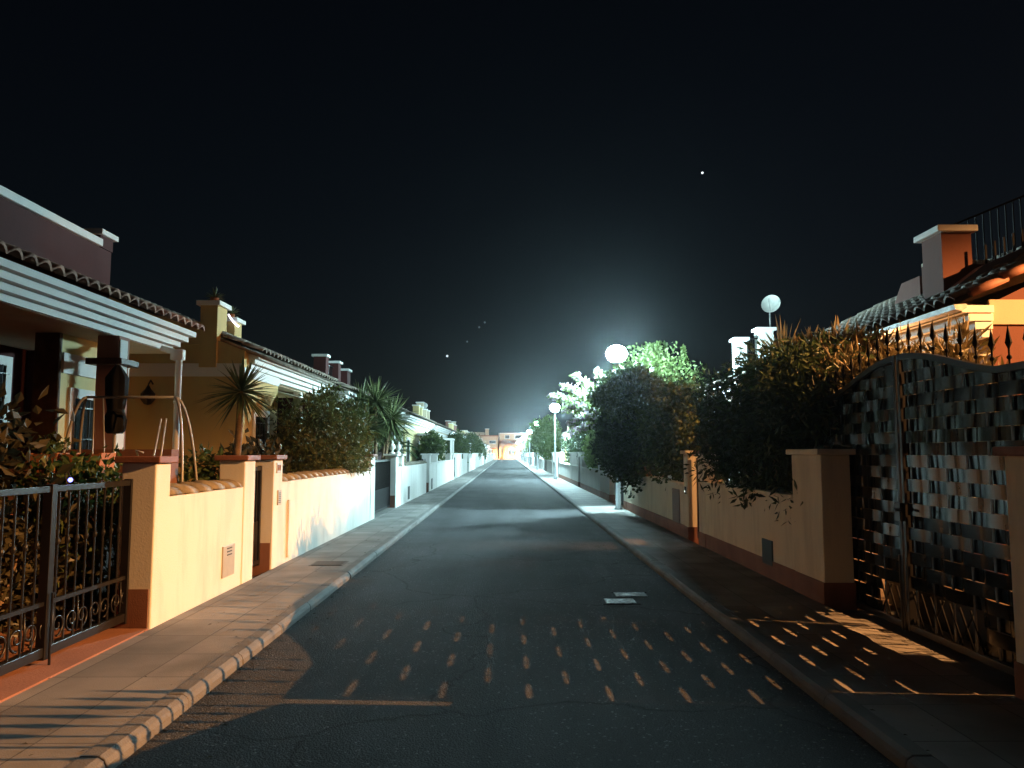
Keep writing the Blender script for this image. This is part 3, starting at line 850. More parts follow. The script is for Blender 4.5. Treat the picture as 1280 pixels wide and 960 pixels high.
for k in range(12): q.box(6.6+.13*k-.012, 10.34, 4.15+.055*k, 6.6+.13*k+.012, 10.36, 4.46+.055*k)
q.build('parapet_railing', M['spike'], h)
ch = MB().prism_x([(12.6, 3.6), (12.6, 4.55), (13.2, 4.55), (13.5, 4.2), (13.5, 3.6)], 6.9, 7.5).build('chimney', M['red'], h)
# ---- right house 2 with pale terrace pillars
h2 = house(1, 18.6, 30.5, M['sand'], 'pale house behind the right hedge with white terrace pillars', False, 0, 'tilegrey', 5.9, False)
for (x0, x1, zt, ys) in ((6.74, 7.06, 4.9, 22.4), (7.42, 7.86, 5.2, 22.4)):
    p = MB().box(x0, ys, 3.3, x1, ys+.4, zt).build('terrace_pillar', M['trim'], h2)
    MB().box(x0-.07, ys-.07, zt, x1+.07, ys+.47, zt+.09).build('cap', M['trim'], p)
q = MB()
for k in range(5): q.box(7.1+.06*k, 22.55, 3.6, 7.112+.06*k, 22.57, 5.0)
q.box(7.06, 22.54, 4.96, 7.42, 22.58, 5.0); q.box(7.06, 22.54, 4.5, 7.42, 22.58, 4.52); q.build('terrace_railing', M['black'], h2)
sd = thing('satellite_dish', 'pale satellite dish on a thin pole above the white terrace pillars', 'satellite dish', (7.84, 22.6, 5.29))
MB().tube([(7.84, 22.6, 5.29), (7.84, 22.6, 5.95)], .025, 8).build('pole', M['steel'], sd)
dsh = MB(); ax = Vector((-.45, -.8, .38)).normalized(); ux = ax.cross(Vector((0, 0, 1))).normalized(); uz = ux.cross(ax)
cc = Vector((7.84, 22.5, 6.02)); vs = [cc - ax*.07]; fs = []
for r in range(1, 5):
    for k in range(20):
        a = 2*PI*k/20; rr = .31*r/4
        vs.append(cc + ux*rr*math.cos(a)*.9 + uz*rr*math.sin(a) + ax*(-.07+.07*(r/4)**2))
for k in range(20): fs.append((0, 1+k, 1+(k+1) % 20))
for r in range(3):
    for k in range(20): fs.append((1+r*20+k, 1+(r+1)*20+k, 1+(r+1)*20+(k+1) % 20, 1+r*20+(k+1) % 20))
dsh.add(vs, fs); dsh.build('dish', M['lightmetal'], sd, True)
MB().tube([cc - uz*.25, cc + ax*.28 - uz*.08, cc + ax*.3], .012, 6).build('feed_arm', M['steel'], sd)
rc = ['sand', 'yellow', 'rose', 'yellow', 'sand', 'yellow', 'rose', 'sand', 'yellow', 'sand', 'yellow']
y = 33.0
for k in range(12):
    c = rc[k % len(rc)]
    house(1, y, y+12.2, M[c], f'{ordn[k]} of the distant houses on the right past the white terrace pillars, {cn[c]}', True, k+1, 'tilegrey', 5.6, True)
    y += 13.8

# ---- villas closing the street
vh = thing('villa', 'orange lit villa closing the left of the street end with a chimney', 'house', (-7, 220, 0), HG)
MB().box(-10, 216, 0, -2.6, 226, 6.2).build('wall', M['sand'], vh)
MB().box(-10.3, 215.6, 6.2, -2.4, 226, 6.5).build('roof_edge', M['tile'], vh)
MB().box(-9.6, 217, 6.5, -6.6, 225, 7.4).build('upper_storey', M['sand'], vh)
c = MB().box(-6.2, 217, 6.5, -5.2, 218, 8.2).build('chimney', M['sand'], vh); MB().box(-6.3, 216.9, 8.2, -5.1, 218.1, 8.4).build('chimney_cap', M['trim'], c)
for x0, z0, x1, z1 in ((-8.8, 4.6, -7.0, 5.5), (-5.0, 4.2, -3.2, 5.0), (-8.2, 1.2, -6.8, 2.6), (-5.2, .2, -4.0, 2.4)):
    w = MB().box(x0-.12, 215.9, z0-.12, x1+.12, 216.02, z1+.12).build('window', M['trim'], vh); MB().box(x0, 215.86, z0, x1, 215.9, z1).build('pane', M['glass'], w)
MB().box(-5.4, 214.6, 2.7, -3, 216, 2.95).build('porch_roof', M['tile'], vh)
vh = thing('villa', 'orange lit villa closing the right of the street end with tiled balcony roof', 'house', (3, 220, 0), HG)
MB().box(-2.2, 217, 0, 9, 227, 6.9).build('wall', M['sand'], vh)
MB().box(-2.4, 216.7, 6.9, 9.2, 227, 7.2).build('parapet', M['trim'], vh)
MB().prism_x([(215.2, 4.0), (215.2, 4.15), (217, 5.1), (217, 4.0)], -2.4, 9.2).build('porch_roof', M['tile'], vh)
for x0 in (-2.2, -.6, 2.4, 5.2): MB().box(x0, 215.3, 0, x0+.5, 215.8, 4.0).build('porch_column', M['band'], vh)
for x0, z0, x1, z1 in ((-.6, 5.6, .6, 6.5), (2.2, 5.6, 4.6, 6.5), (.4, .9, 2.0, 2.9), (3.4, .9, 4.8, 2.6)):
    w = MB().box(x0-.12, 216.9, z0-.12, x1+.12, 217.02, z1+.12).build('window', M['trim'], vh); MB().box(x0, 216.86, z0, x1, 216.9, z1).build('pane', M['glass'], w)
wl = thing('boundary_wall', 'low wall across the far end of the street below the orange villas', 'garden wall', (2, 213.6, 0), 'garden walls along the street')
MB().box(-1.2, 213.5, 0, 12, 213.8, 1.1).build('wall_panel', M['band'], wl); MB().box(-12, 213.5, 0, -2.6, 213.8, 1.2).build('wall_panel', M['band'], wl)

# ------------------------------------------------------------------ street lamps
def lamp(x, y, z, label, glow, group='street lamps'):
    t = thing('street_lamp', label, 'street lamp', (x, y, SW), group)
    b = MB().lathe((x, y, SW), [(.0, 0), (.11, 0), (.11, .04), (.075, .08), (.07, .7), (.05, .74), (.048, z-SW-.3), (.04, z-SW-.26)], 14)
    b.build('pole', M['pole'], t, True)
    MB().lathe((x, y, z-.3), [(.04, 0), (.09, .02), (.13, .06), (.15, .07), (0, .075)], 16).build('collar', M['pole'], t, True)
    MB().ball((x, y, z), .28, .28, .235, 18, 11).build('globe', glow, t, True)
    return t
lamp(3.0, 20.9, 4.3, 'lit globe street lamp nearest the viewer, rising through the pale bougainvillea', M['led_dim'])
lamp(2.78, 44.6, 4.2, 'lit globe street lamp standing clear of foliage, second from the viewer', M['led'])
dl = ['third', 'fourth', 'fifth', 'sixth', 'seventh', 'eighth']
for k in range(6):
    lamp(2.75, 69.5+25*k, 4.2, f'{dl[k]} lit globe street lamp down the right pavement from the viewer', M['led'])
lamp(-6.5, 60, 5.28, 'unlit pale globe lamp above the left roofs', M['unlit'])

def sodium(x, y, z, label, power, head=True, sx=-1):
    t = thing('street_lamp', label, 'street lamp', (x, y, 0), 'street lamps')
    MB().lathe((x-sx*1.2, y, 0), [(0, 0), (.12, 0), (.12, .1), (.07, .2), (.05, z+.1)], 12).build('pole', M['pole'], t, True)
    MB().tube([(x-sx*1.2, y, z+.05), (x-sx*.9, y, z+.22), (x-sx*.3, y, z+.25)], .035, 8).build('arm', M['pole'], t, True)
    hd = MB(); hd.box(x-.35, y-.13, z+.12, x+.3, y+.13, z+.26); hd.build('lamp_head', M['pole'], t, False, .03)
    MB().box(x-.2, y-.09, z+.09, x+.2, y+.09, z+.115).build('lens', M['sodglass'], t)
    l = bpy.data.lights.new('sodium_light', 'SPOT'); l.energy = power; l.color = SOD; l.shadow_soft_size = .02
    l.spot_size = math.radians(157.5); l.spot_blend = .17; l.show_cone = False   # full cut-off lantern
    lo = bpy.data.objects.new('sodium_light', l); COL.objects.link(lo); lo.location = (0, 0, z)
    lo.parent = t
    return t
sodium(14.0, 4.3, 6.9, 'orange sodium street lamp behind the woven gate', 27500)
sodium(9.0, 203, 7.0, 'orange sodium street lamp near the far end villas', 220000)

wl = thing('wall_lantern', 'lit warm lantern on the brick red house front behind the hedge', 'wall lamp', (6.0, 13.0, 2.3))
MB().lathe((5.86, 13.0, 2.42), [(.02, .12), (.09, .03), (.1, 0), (0, .005)], 10).build('lantern_cap', M['black'], wl)
MB().tube([(6.02, 13.0, 2.5), (5.9, 13.0, 2.56), (5.86, 13.0, 2.53)], .012, 6).build('bracket', M['black'], wl)
l = bpy.data.lights.new('lantern_light', 'POINT'); l.energy = 900; l.color = SOD; l.shadow_soft_size = .04
lo = bpy.data.objects.new('lantern_light', l); COL.objects.link(lo); lo.parent = wl; lo.location = (-.14, 0, -.08)
M['lanternglow'] = emit('lantern_bulb_glow', SOD, 40)
MB().ball((5.86, 13.0, 2.27), .03, seg=8, rings=6).build('bulb', M['lanternglow'], wl)

# ------------------------------------------------------------------ plants
def leaf(b, p, d, sd, l, w):
    n = sd.cross(d)
    a = p; m = p + d*l*.5; e = p + d*l
    b.add([a, m - sd*w + n*w*.35, e, m + sd*w + n*w*.35], [(0, 1, 2), (0, 2, 3)])

def rdir(rng, zb=0):
    while True:
        v = Vector((rng.uniform(-1, 1), rng.uniform(-1, 1), rng.uniform(-1, 1)))
        if .05 < v.length < 1:
            v.normalize(); v.z += zb; return v.normalized()

def cloud(c, r, n, l, w, rng, clumps=40, zb=.2, spread=.22, box=False, shell=.55, floor=None, sq=1.0):
    """leaves gathered in clumps through an ellipsoid (or rounded block)"""
    b = MB(); cs = []
    c = Vector(c)
    for i in range(clumps):
        v = rdir(rng)
        if box:
            m = max(abs(v.x), abs(v.y), abs(v.z)); v = v/(m**.75)
        q = shell + (1-shell)*rng.random()**.6 if rng.random() < .72 else rng.random()
        cs.append((Vector((v.x*r[0]*q, v.y*r[1]*q, v.z*r[2]*q)), rng.uniform(.6, 1.3)))
    rm = min(r)
    for i in range(n):
        k, sz = cs[rng.randrange(clumps)]
        o = rdir(rng)*rm*spread*sz*rng.random()**.5*1.4
        p = c + k + o
        if floor is not None and p.z < floor: p.z = floor + rng.random()*.1
        d = (o.normalized()*.6 + rdir(rng, zb)).normalized()
        sd = d.cross(rdir(rng))
        if sd.length < .05: continue
        sd.normalize()
        leaf(b, p, d, sd, l*rng.uniform(.6, 1.25), w*rng.uniform(.7, 1.2))
    return b

def shrub(name, label, cat, c, r, n, l, w, m, seed, group, stems=3, base=0.0, **kw):
    rng = random.Random(seed)
    t = thing(name, label, cat, (c[0], c[1], base), group)
    cloud(c, r, n, l, w, rng, **kw).build('foliage', m, t)
    st = MB()
    for i in range(stems):
        a = rng.uniform(0, 2*PI)
        e = Vector(c) + Vector((math.cos(a)*r[0]*.5, math.sin(a)*r[1]*.5, r[2]*.2))
        bx = c[0] + math.cos(a)*.12; by = c[1]+math.sin(a)*.12
        bx = max(bx, 3.6) if c[0] > 0 else min(bx, -3.5)
        st.tube([(bx, by, base), ((bx+e.x)/2, (by+e.y)/2, (base+e.z)/2), e], [.035, .026, .01], 6)
    st.build('stem', M['bark'], t, True)
    return t

SG = 'garden shrubs behind the walls'
# left garden
shrub('broadleaf_shrub', 'large leaved shrub behind the near black gate at the left frame edge', 'shrub', (-4.75, 6.6, 1.5), (.55, .6, .75), 1500, .15, .04, M['leaf_big'], 1, SG, clumps=22, spread=.5)
shrub('broadleaf_shrub', 'low leafy shrub tangled behind the bars of the near black gate', 'shrub', (-4.1, 6.0, .7), (.5, 1.1, .55), 2200, .1, .028, M['leaf_big'], 2, SG, clumps=26, spread=.5)
shrub('broadleaf_shrub', 'dark shrub close to the gate post and terracotta capped pillar', 'shrub', (-4.0, 7.4, .9), (.5, .6, .6), 1600, .1, .028, M['leaf_mid'], 3, SG, clumps=26, spread=.5)
shrub('red_groundcover', 'low red leaved plants behind the tile topped near wall', 'plant', (-3.85, 8.2, 1.0), (.4, .9, .26), 900, .09, .03, M['flower_red'], 4, SG, stems=2, clumps=30, spread=.6)
shrub('broadleaf_shrub', 'small leafy shrub left of the olive bush, beside the narrow gate pillar', 'shrub', (-3.75, 11.3, 1.38), (.3, .75, .33), 700, .14, .04, M['leaf_big'], 5, SG, clumps=26, spread=.55)
shrub('broadleaf_shrub', 'low shrub at the foot of the yucca trunk', 'shrub', (-4.2, 10.6, 1.3), (.35, .4, .3), 350, .13, .035, M['leaf_mid'], 6, SG, clumps=16, spread=.55)
shrub('olive_bush', 'big rounded olive green bush spilling over the long white wall', 'bush', (-3.75, 15.7, 1.8), (.9, 1.6, .98), 16000, .12, .016, M['leaf_bush'], 7, SG, stems=5, clumps=170, spread=.24, zb=.35, floor=1.22)
# yuccas
def yucca(label, c, heads, L, n, seed, base, width=.026):
    rng = random.Random(seed)
    t = thing('yucca', label, 'yucca', (c[0], c[1], base), 'yuccas in the left gardens')
    tr = MB()
    for i, hd in enumerate(heads):
        hv = Vector(hd)
        mid = (Vector((c[0], c[1], base))*.4 + hv*.6) + Vector((rng.uniform(-.06, .06), rng.uniform(-.06, .06), -.1))
        tr.tube([(c[0]+.03*i, c[1], base), mid, hv], [.065, .05, .045], 10)
    tr.build('trunk', M['bark'], t, True)
    for i, hd in enumerate(heads):
        agave(t, hd, n, L, None, rng, width, .18, .12).build('leaf_rosette', M['leaf_yucca'], t)
    return t
yucca('single headed yucca with bare trunk rising behind the narrow gate pillar', (-3.72, 10.55), [(-3.64, 10.5, 2.43)], .56, 150, 11, .4, .017)
yucca('tall many headed yucca behind the finial topped pillars', (-3.8, 22.4), [(-3.8, 22.2, 3.05), (-3.4, 22.6, 2.6), (-4.3, 22.4, 2.65), (-3.6, 23.2, 2.35), (-4.0, 21.9, 2.35), (-4.4, 23.0, 3.0)], .85, 150, 12, .1, .032)
yucca('small yucca head poking out of the top of the big olive bush', (-3.9, 16.4), [(-3.85, 16.3, 2.55)], .5, 70, 14, .1, .02)
# cycad
def cycad(label, c, n, L, seed):
    rng = random.Random(seed)
    t = thing('cycad', label, 'cycad', (c[0], c[1], 0), 'cycads in the left gardens')
    MB().tube([(c[0], c[1], 0), (c[0], c[1], c[2])], [.16, .14], 12).build('trunk', M['bark'], t, True)
    for i in range(n):
        a = 2*PI*i/n + rng.uniform(-.15, .15); el = rng.uniform(.35, 1.25); l = L*rng.uniform(.85, 1.1)
        b = MB(); pts = []
        for k in range(10):
            tt = k/9; rr = l*tt
            pts.append(Vector((c[0]+math.cos(a)*rr*math.cos(el), c[1]+math.sin(a)*rr*math.cos(el), c[2]+rr*math.sin(el)-.62*l*tt*tt)))
        b.tube(pts, [.014-.001*k for k in range(10)], 5)
        for k in range(36):
            tt = .08+.9*k/36; f = tt*9; i0 = int(f); p = pts[i0].lerp(pts[min(9, i0+1)], f-i0)
            d = (pts[min(9, i0+1)]-pts[i0]).normalized(); sd = d.cross(Vector((0, 0, 1))).normalized()
            for q in (-1, 1):
                dd = (sd*q + d*.45 + Vector((0, 0, .2))).normalized()
                leaf(b, p, dd, d, .24*(1-abs(tt-.45)*1.1), .011)
        b.build('frond', M['leaf_palm'], t)
    return t
cycad('dark drooping cycad palm behind the white wall with stone finials', (-3.9, 26.2, 1.55), 26, 1.25, 5)

# far left greenery
for i, (y, z, rx, ry, rz, lb) in enumerate((
        (40.5, 1.75, .6, 1.6, .8, 'dark shrub above the white wall past the cycad on the left'),
        (62, 2.0, .8, 3.0, 1.1, 'bushy hedge over the left walls, nearest of the distant left trees'),
        (86, 2.2, 1.0, 5.0, 1.3, 'broad dark tree over the left walls in the middle distance'),
        (106, 1.7, 1.0, 5.0, .9, 'dark green tree over the left walls just before the orange villas'))):
    shrub('garden_tree', lb, 'tree', (-4.0, y, z), (rx, ry, rz), 3600, .2+.02*i, .06+.01*i, M['leaf_mid'], 30+i, 'trees over the garden walls', clumps=80, spread=.4, stems=3)

# right garden
shrub('spiky_hedge', 'long spiky hedge with orange lit tips behind the woven gate', 'hedge', (4.35, 8.6, 1.75), (.55, 1.9, 1.0), 13000, .2, .018, M['leaf_spiky'], 40, SG, stems=6, clumps=170, spread=.3, zb=.7, box=True)
shrub('spiky_hedge', 'taller far end of the spiky hedge below the grey roof', 'hedge', (4.5, 11.1, 2.05), (.6, 1.25, 1.12), 9000, .24, .019, M['leaf_spiky'], 41, SG, stems=6, clumps=120, spread=.3, zb=.8, box=True)
sp = thing('spiky_plant', 'tall pale spiky plant standing above the hedge near the satellite dish', 'plant', (4.25, 11.7, 0), SG)
MB().tube([(4.25, 11.7, 0), (4.25, 11.7, 3.0)], [.05, .03], 8).build('stem', M['bark'], sp, True)
agave(sp, (4.25, 11.7, 3.0), 70, .68, None, random.Random(9), .024, .1, .62).build('leaf_rosette', M['leaf_spiky'], sp)
shrub('overhanging_hedge', 'dense dark hedge hanging over the right wall next to the woven gate', 'hedge', (3.62, 10.4, 1.9), (.62, 2.1, .98), 26000, .14, .02, M['leaf_dark'], 42, SG, stems=6, clumps=330, spread=.34, zb=-.2, box=True, shell=.4)
shrub('leafy_bush', 'reddish lit leafy bush hanging over the wall past the narrow right gate', 'bush', (3.5, 15.4, 1.95), (.7, 1.5, 1.0), 14000, .11, .034, M['leaf_mid'], 43, SG, stems=4, clumps=170, spread=.3, zb=-.1, shell=.4)
shrub('round_bush', 'round black looking bush bulging over the pavement below the lamp', 'bush', (2.9, 18.3, 1.85), (.76, .95, 1.0), 17000, .11, .036, M['leaf_dark'], 44, SG, stems=4, clumps=190, spread=.3, shell=.35)

bg = thing('bougainvillea', 'pale flowering bougainvillea arching over the pavement around the nearest lamp', 'bougainvillea', (3.75, 21.0, 0), SG)
rng = random.Random(50)
tw = MB(); lv = MB(); fl = MB()
MB().tube([(3.75, 21.0, 0), (3.5, 20.8, 1.4), (3.1, 20.4, 2.25), (3.2, 22.0, 2.35)], [.07, .055, .045, .035], 9).build('trunk', M['bark'], bg, True)
tips = [(1.2, 21.6, 3.2), (1.6, 21.9, 3.5), (1.95, 22.2, 3.85), (1.5, 21.3, 2.8), (2.0, 21.4, 3.2), (1.75, 22.0, 2.4), (2.4, 22.4, 3.6), (3.2, 21.9, 4.0), (2.6, 22.0, 3.95), (3.7, 22.0, 4.1), (4.2, 22.1, 4.0),
        (4.4, 21.6, 3.5), (3.4, 21.7, 3.3), (2.5, 21.6, 3.4), (1.9, 22.8, 2.2), (3.0, 23.0, 3.6), (2.8, 21.8, 3.6), (3.8, 21.9, 3.6), (1.8, 21.5, 2.1), (2.3, 21.3, 2.9), (2.7, 21.4, 3.1), (3.1, 21.5, 3.2),
        (1.55, 19.3, 2.75), (2.0, 18.8, 2.95), (2.3, 18.3, 2.9), (2.6, 18.9, 3.0), (1.7, 18.7, 2.4), (1.9, 19.8, 2.2), (3.9, 18.8, 3.1), (4.1, 20.0, 3.3)]
for tp_ in tips:
    tp_ = Vector(tp_); s0 = Vector((3.1, 20.4, 2.2)) if tp_.y < 20.5 else Vector((3.2, 22.0, 2.3)); mid = (s0+tp_)/2 + Vector((0, 0, .3))
    pts = [s0.lerp(mid, t_).lerp(mid.lerp(tp_, t_), t_) for t_ in [i/10 for i in range(11)]]
    tw.tube(pts, [.02-.0016*i for i in range(11)], 5)
    for i in range(700):
        f = 2.5+7.5*rng.random(); i0 = int(f); p = pts[min(9, i0)].lerp(pts[min(10, i0+1)], f-i0)
        rad = .30*(1.05-f/11.5)+.04
        o = rdir(rng)*rad*rng.random()**.6;  d = rdir(rng, .2); sd = d.cross(rdir(rng))
        if sd.length < .05: continue
        top = (o.z > -.05) and rng.random() < .6
        leaf(fl if top else lv, p+o, d, sd.normalized(), rng.uniform(.06, .12), .034)
tw.build('branches', M['bark'], bg, True); cr = cloud((2.95, 18.0, 2.97), (.95, .75, .56), 13000, .1, .036, rng, clumps=120, spread=.3, shell=.3)  # leaf cloud added to block the nearest lamp's light on the near road
lv.build('foliage', M['leaf_lime'], bg); cr.build('light_blocking_foliage', M['leaf_mid'], bg); fl.build('flowers', M['flower'], bg)
# conical tree behind the lamp
t = thing('garden_tree', 'bright green rounded tree behind the nearest street lamp', 'tree', (5.0, 24.6, 0), 'trees over the garden walls')
MB().tube([(5.0, 24.6, 0), (5.0, 24.6, 2.2), (5.05, 24.6, 4.2)], [.13, .09, .03], 9).build('trunk', M['bark'], t, True)
lb = MB()
for k in range(7):
    a = k*.9; lb.tube([(5.0, 24.6, 2.0+.2*k), (5.0+.4*math.cos(a), 24.6+.4*math.sin(a), 2.6+.25*k), (5.0+.9*math.cos(a), 24.6+.9*math.sin(a), 3.0+.25*k)], [.05, .035, .012], 6)
lb.build('limbs', M['bark'], t, True)
rng = random.Random(60)
b = cloud((5.0, 24.6, 3.35), (1.35, 1.35, 1.55), 9000, .13, .04, rng, clumps=110, spread=.28, zb=.5)
for k in range(9):
    a = rng.uniform(0, 2*PI); q = rng.uniform(.1, .8)
    for i in range(90):
        z = rng.random()
        p = Vector((5.0+q*math.cos(a), 24.6+q*math.sin(a), 4.5+.75*z*(1-q*.5))) + rdir(rng)*.13*(1-z)
        d = rdir(rng, .8); sd = d.cross(rdir(rng))
        if sd.length > .05: leaf(b, p, d, sd.normalized(), .11, .035)
b.build('crown', M['leaf_lime'], t)
shrub('leafy_bush', 'pale bush and weeds beside the first white right pillar', 'bush', (3.75, 25.4, 1.4), (.5, 1.4, .5), 2600, .12, .04, M['leaf_lime'], 61, SG, stems=3, clumps=60, spread=.4)
shrub('leafy_bush', 'lit pale shrub over the right white wall before the second lamp', 'bush', (3.6, 29.0, 1.8), (.6, 2.0, .8), 4200, .13, .045, M['leaf_lime'], 62, SG, stems=3, clumps=90, spread=.35)
shrub('clipped_hedge', 'dark clipped hedge behind the second street lamp', 'hedge', (4.4, 43, 1.8), (.8, 5.5, 1.3), 7000, .17, .06, M['leaf_dark'], 63, SG, stems=5, clumps=150, spread=.35, box=True)
shrub('garden_tree', 'light green rounded tree leaning over the right pavement past the second lamp', 'tree', (3.0, 58, 2.75), (1.0, 2.2, 1.35), 6500, .2, .07, M['leaf_lime'], 64, 'trees over the garden walls', stems=4, clumps=110, spread=.35)
for i, (y, z, rz, lb) in enumerate(((80, 2.0, 1.3, 'nearest of the faint dark trees over the right walls past the third lamp'), (112, 2.2, 1.5, 'middle one of the faint dark trees over the right walls'),
                            (150, 2.4, 1.6, 'farthest of the faint dark trees over the right walls'))):
    shrub('garden_tree', lb, 'tree', (4.2, y, z), (1.0, 5, rz), 3000, .26, .09, M['leaf_mid'], 70+i, 'trees over the garden walls', clumps=70, spread=.4, stems=3)

# ------------------------------------------------------------------ left garden furniture
pa = thing('parasol', 'folded black parasol standing on the porch behind the near pillar', 'parasol', (-4.5, 8.85, 0))
MB().tube([(-4.5, 8.85, .05), (-4.5, 8.85, 2.62)], .02, 10).build('pole', M['lightmetal'], pa, True)
MB().lathe((-4.5, 8.85, .0), [(0, 0), (.24, 0), (.24, .06), (.05, .1), (0, .1)], 16).build('base', M['dark'], pa, True)
b = MB(); vs = []; sg = 24
for (z, r) in ((2.62, .015), (2.55, .06), (2.46, .11), (2.25, .105), (2.12, .085), (2.08, .08), (1.98, .11), (1.86, .1), (1.82, .07)):
    for k in range(sg):
        a = 2*PI*k/sg; rr = r*(1+.2*math.cos(a*6+z)); vs.append((-4.5+rr*math.cos(a), 8.85+rr*math.sin(a), z))
b.add(vs, [(i*sg+k, (i+1)*sg+k, (i+1)*sg+(k+1) % sg, i*sg+(k+1) % sg) for i in range(8) for k in range(sg)])
b.build('folded_canopy', M['canvas'], pa, True)
MB().lathe((-4.5, 8.85, 2.06), [(.09, 0), (.095, .02), (.09, .04)], 16).build('strap', M['canvas'], pa, True)

sf = thing('garden_swing', 'pale tubular swing frame with curved legs on the left porch', 'swing frame', (-4.2, 8.6, 0))
MB().tube([(-4.7, 8.6, 2.22), (-3.72, 8.6, 2.22)], .015, 8).build('top_bar', M['lightmetal'], sf, True)
def arcleg(x0, sx, dy):
    pts = []
    for i in range(13):
        t_ = i/12
        pts.append((x0+sx*.2*math.sin(t_*PI/2), 8.6+dy*t_, 2.22-1.6*(1-math.cos(t_*PI/2))**1.0))
    pts.append((x0+sx*.215, 8.6+dy*1.05, .1)); return pts
for x0, sx in ((-4.7, -1), (-3.72, 1)):
    for dy in (-.22, .32):
        MB().tube(arcleg(x0, sx, dy), .015, 8).build('leg', M['lightmetal'], sf, True)
MB().tube([(-4.62, 8.6, 2.22), (-4.58, 8.55, 1.5), (-4.6, 8.5, .7)], .008, 6).build('hanging_rope', M['lightmetal'], sf, True)
MB().tube([(-4.52, 8.6, 2.22), (-4.5, 8.65, 1.5), (-4.46, 8.7, .7)], .008, 6).build('hanging_rope', M['lightmetal'], sf, True)

ch = thing('folding_chair', 'bent white tube folding chair resting behind the near cream wall', 'chair', (-3.72, 7.9, .9))
MB().tube([(-3.62, 7.7, 1.6), (-3.7, 7.7, 1.63), (-3.62, 7.72, 1.4), (-3.55, 7.75, 1.36), (-3.5, 7.8, 1.5), (-3.5, 7.9, 1.95)], .01, 8).build('armrest', M['lightmetal'], ch, True)
MB().tube([(-3.55, 7.9, 1.95), (-3.6, 7.75, 1.2), (-3.75, 7.6, .2)], .01, 8).build('leg', M['lightmetal'], ch, True)
MB().tube([(-3.85, 7.95, 1.3), (-3.68, 7.8, 1.1), (-3.55, 7.65, .2)], .01, 8).build('leg', M['lightmetal'], ch, True)
MB().box(-3.9, 7.65, 1.0, -3.56, 8.0, 1.03).build('seat', M['canvas'], ch)

for i, (x0, x1, lb) in enumerate(((-5.0, -4.68, 'left one of two terracotta trough planters on the porch edge'), (-4.62, -4.22, 'right one of two terracotta trough planters, nearer the parasol'))):
    pt = thing('trough_planter', lb, 'planter', ((x0+x1)/2, 8.2, 1.38), 'terracotta planters on the porch')
    MB().add  # keep
    b = MB(); b.prism_y([(x0, 1.6), (x0+.03, 1.39), (x1-.03, 1.39), (x1, 1.6), (x1-.03, 1.6), (x1-.05, 1.44), (x0+.05, 1.44), (x0+.03, 1.6)], 8.05, 8.35)
    b.box(x0+.03, 8.05, 1.42, x1-.03, 8.07, 1.585); b.box(x0+.03, 8.33, 1.42, x1-.03, 8.35, 1.585)
    b.build('trough', M['clay'], pt)
    MB().box(x0+.04, 8.08, 1.44, x1-.04, 8.32, 1.56).build('soil', M['soil'], pt)
pw = thing('porch_ledge', 'dark wooden bench carrying the two terracotta planters', 'bench', (-4.6, 8.2, 0))
MB().box(-5.1, 8.0, 1.33, -4.15, 8.4, 1.38).build('bench_top', M['wood'], pw)
for x_ in (-5.05, -4.25): MB().box(x_, 8.02, 0, x_+.06, 8.38, 1.33).build('leg', M['wood'], pw)
cp = thing('potted_plant', 'small round potted plant on the left terracotta planter', 'plant', (-4.85, 8.2, 1.6))
cloud((-4.83, 8.2, 1.72), (.12, .12, .12), 160, .07, .02, random.Random(4), clumps=10, spread=.6).build('foliage', M['leaf_mid'], cp)
pw = thing('planter_wall', 'low terracotta planter wall seen through the bars of the near gate', 'wall', (-4.8, 5.6, 0))
MB().box(-4.9, 4.2, 0, -5.1, 7.8, .95).build('wall_panel', M['rose'], pw)
MB().box(-4.87, 4.2, .95, -5.13, 7.8, 1.0).build('coping', M['captile'], pw)
bl = thing('garden_light', 'tiny glowing blue garden light on the near black gate rail', 'garden light', (-3.32, 5.85, 1.36))
MB().tube([(-3.32, 5.85, 1.36), (-3.32, 5.83, 1.44), (-3.32, 5.86, 1.46), (-3.32, 5.9, 1.41)], .006, 6).build('stalk', M['dark'], bl)
MB().ball((-3.32, 5.9, 1.395), .018, seg=8, rings=6).build('bulb', M['blueled'], bl)
wl = thing('wall_lantern', 'dark round lantern fixed to the ochre gable wall', 'wall lamp', (-6.25, 13.3, 2.5))
b = MB().lathe((-6.22, 13.3, 2.42), [(0, 0), (.06, .02), (.12, .1), (.12, .2), (.05, .28), (.02, .34), (0, .36)], 10); b.build('lantern_body', M['black'], wl)
MB().tube([(-6.22, 13.3, 2.78), (-6.22, 13.38, 2.86), (-6.22, 13.47, 2.8)], .015, 6).build('bracket', M['black'], wl)
pt = thing('yard_shade_block', 'low dark trough added inside the woven gate to keep its open foot dark', 'planter', (4.0, 5.76, 0))
MB().box(3.9, 5.76, 0, 4.2, 7.44, .37).build('trough', M['dark'], pt, False, .01)  # added block, hides and shades the lit ground behind the gate foot
MB().box(3.93, 5.79, .37, 4.17, 7.41, .378).build('soil', M['soil'], pt)
# unseen boxes added to limit the light under the woven gate's ends
for i, (y0, y1, lb) in enumerate(((4.95, 5.75, 'dark box added to stop low light at the near end of the woven gate'), (7.45, 8.3, 'dark box added to stop low light at the far end of the woven gate'))):
    pt = thing('light_stop_box', lb, 'planter', (4.2, y0, 0))
    MB().box(4.05, y0, .0, 4.4, y1, .95).build('box', M['dark'], pt, False, .01)
    MB().box(4.08, y0+.03, .95, 4.37, y1-.03, .96).build('soil', M['soil'], pt)
    agave(pt, (4.22, (y0+y1)/2, .96), 60, .3, None, random.Random(i), .014, .3, .4).build('leaves', M['leaf_yucca'], pt)

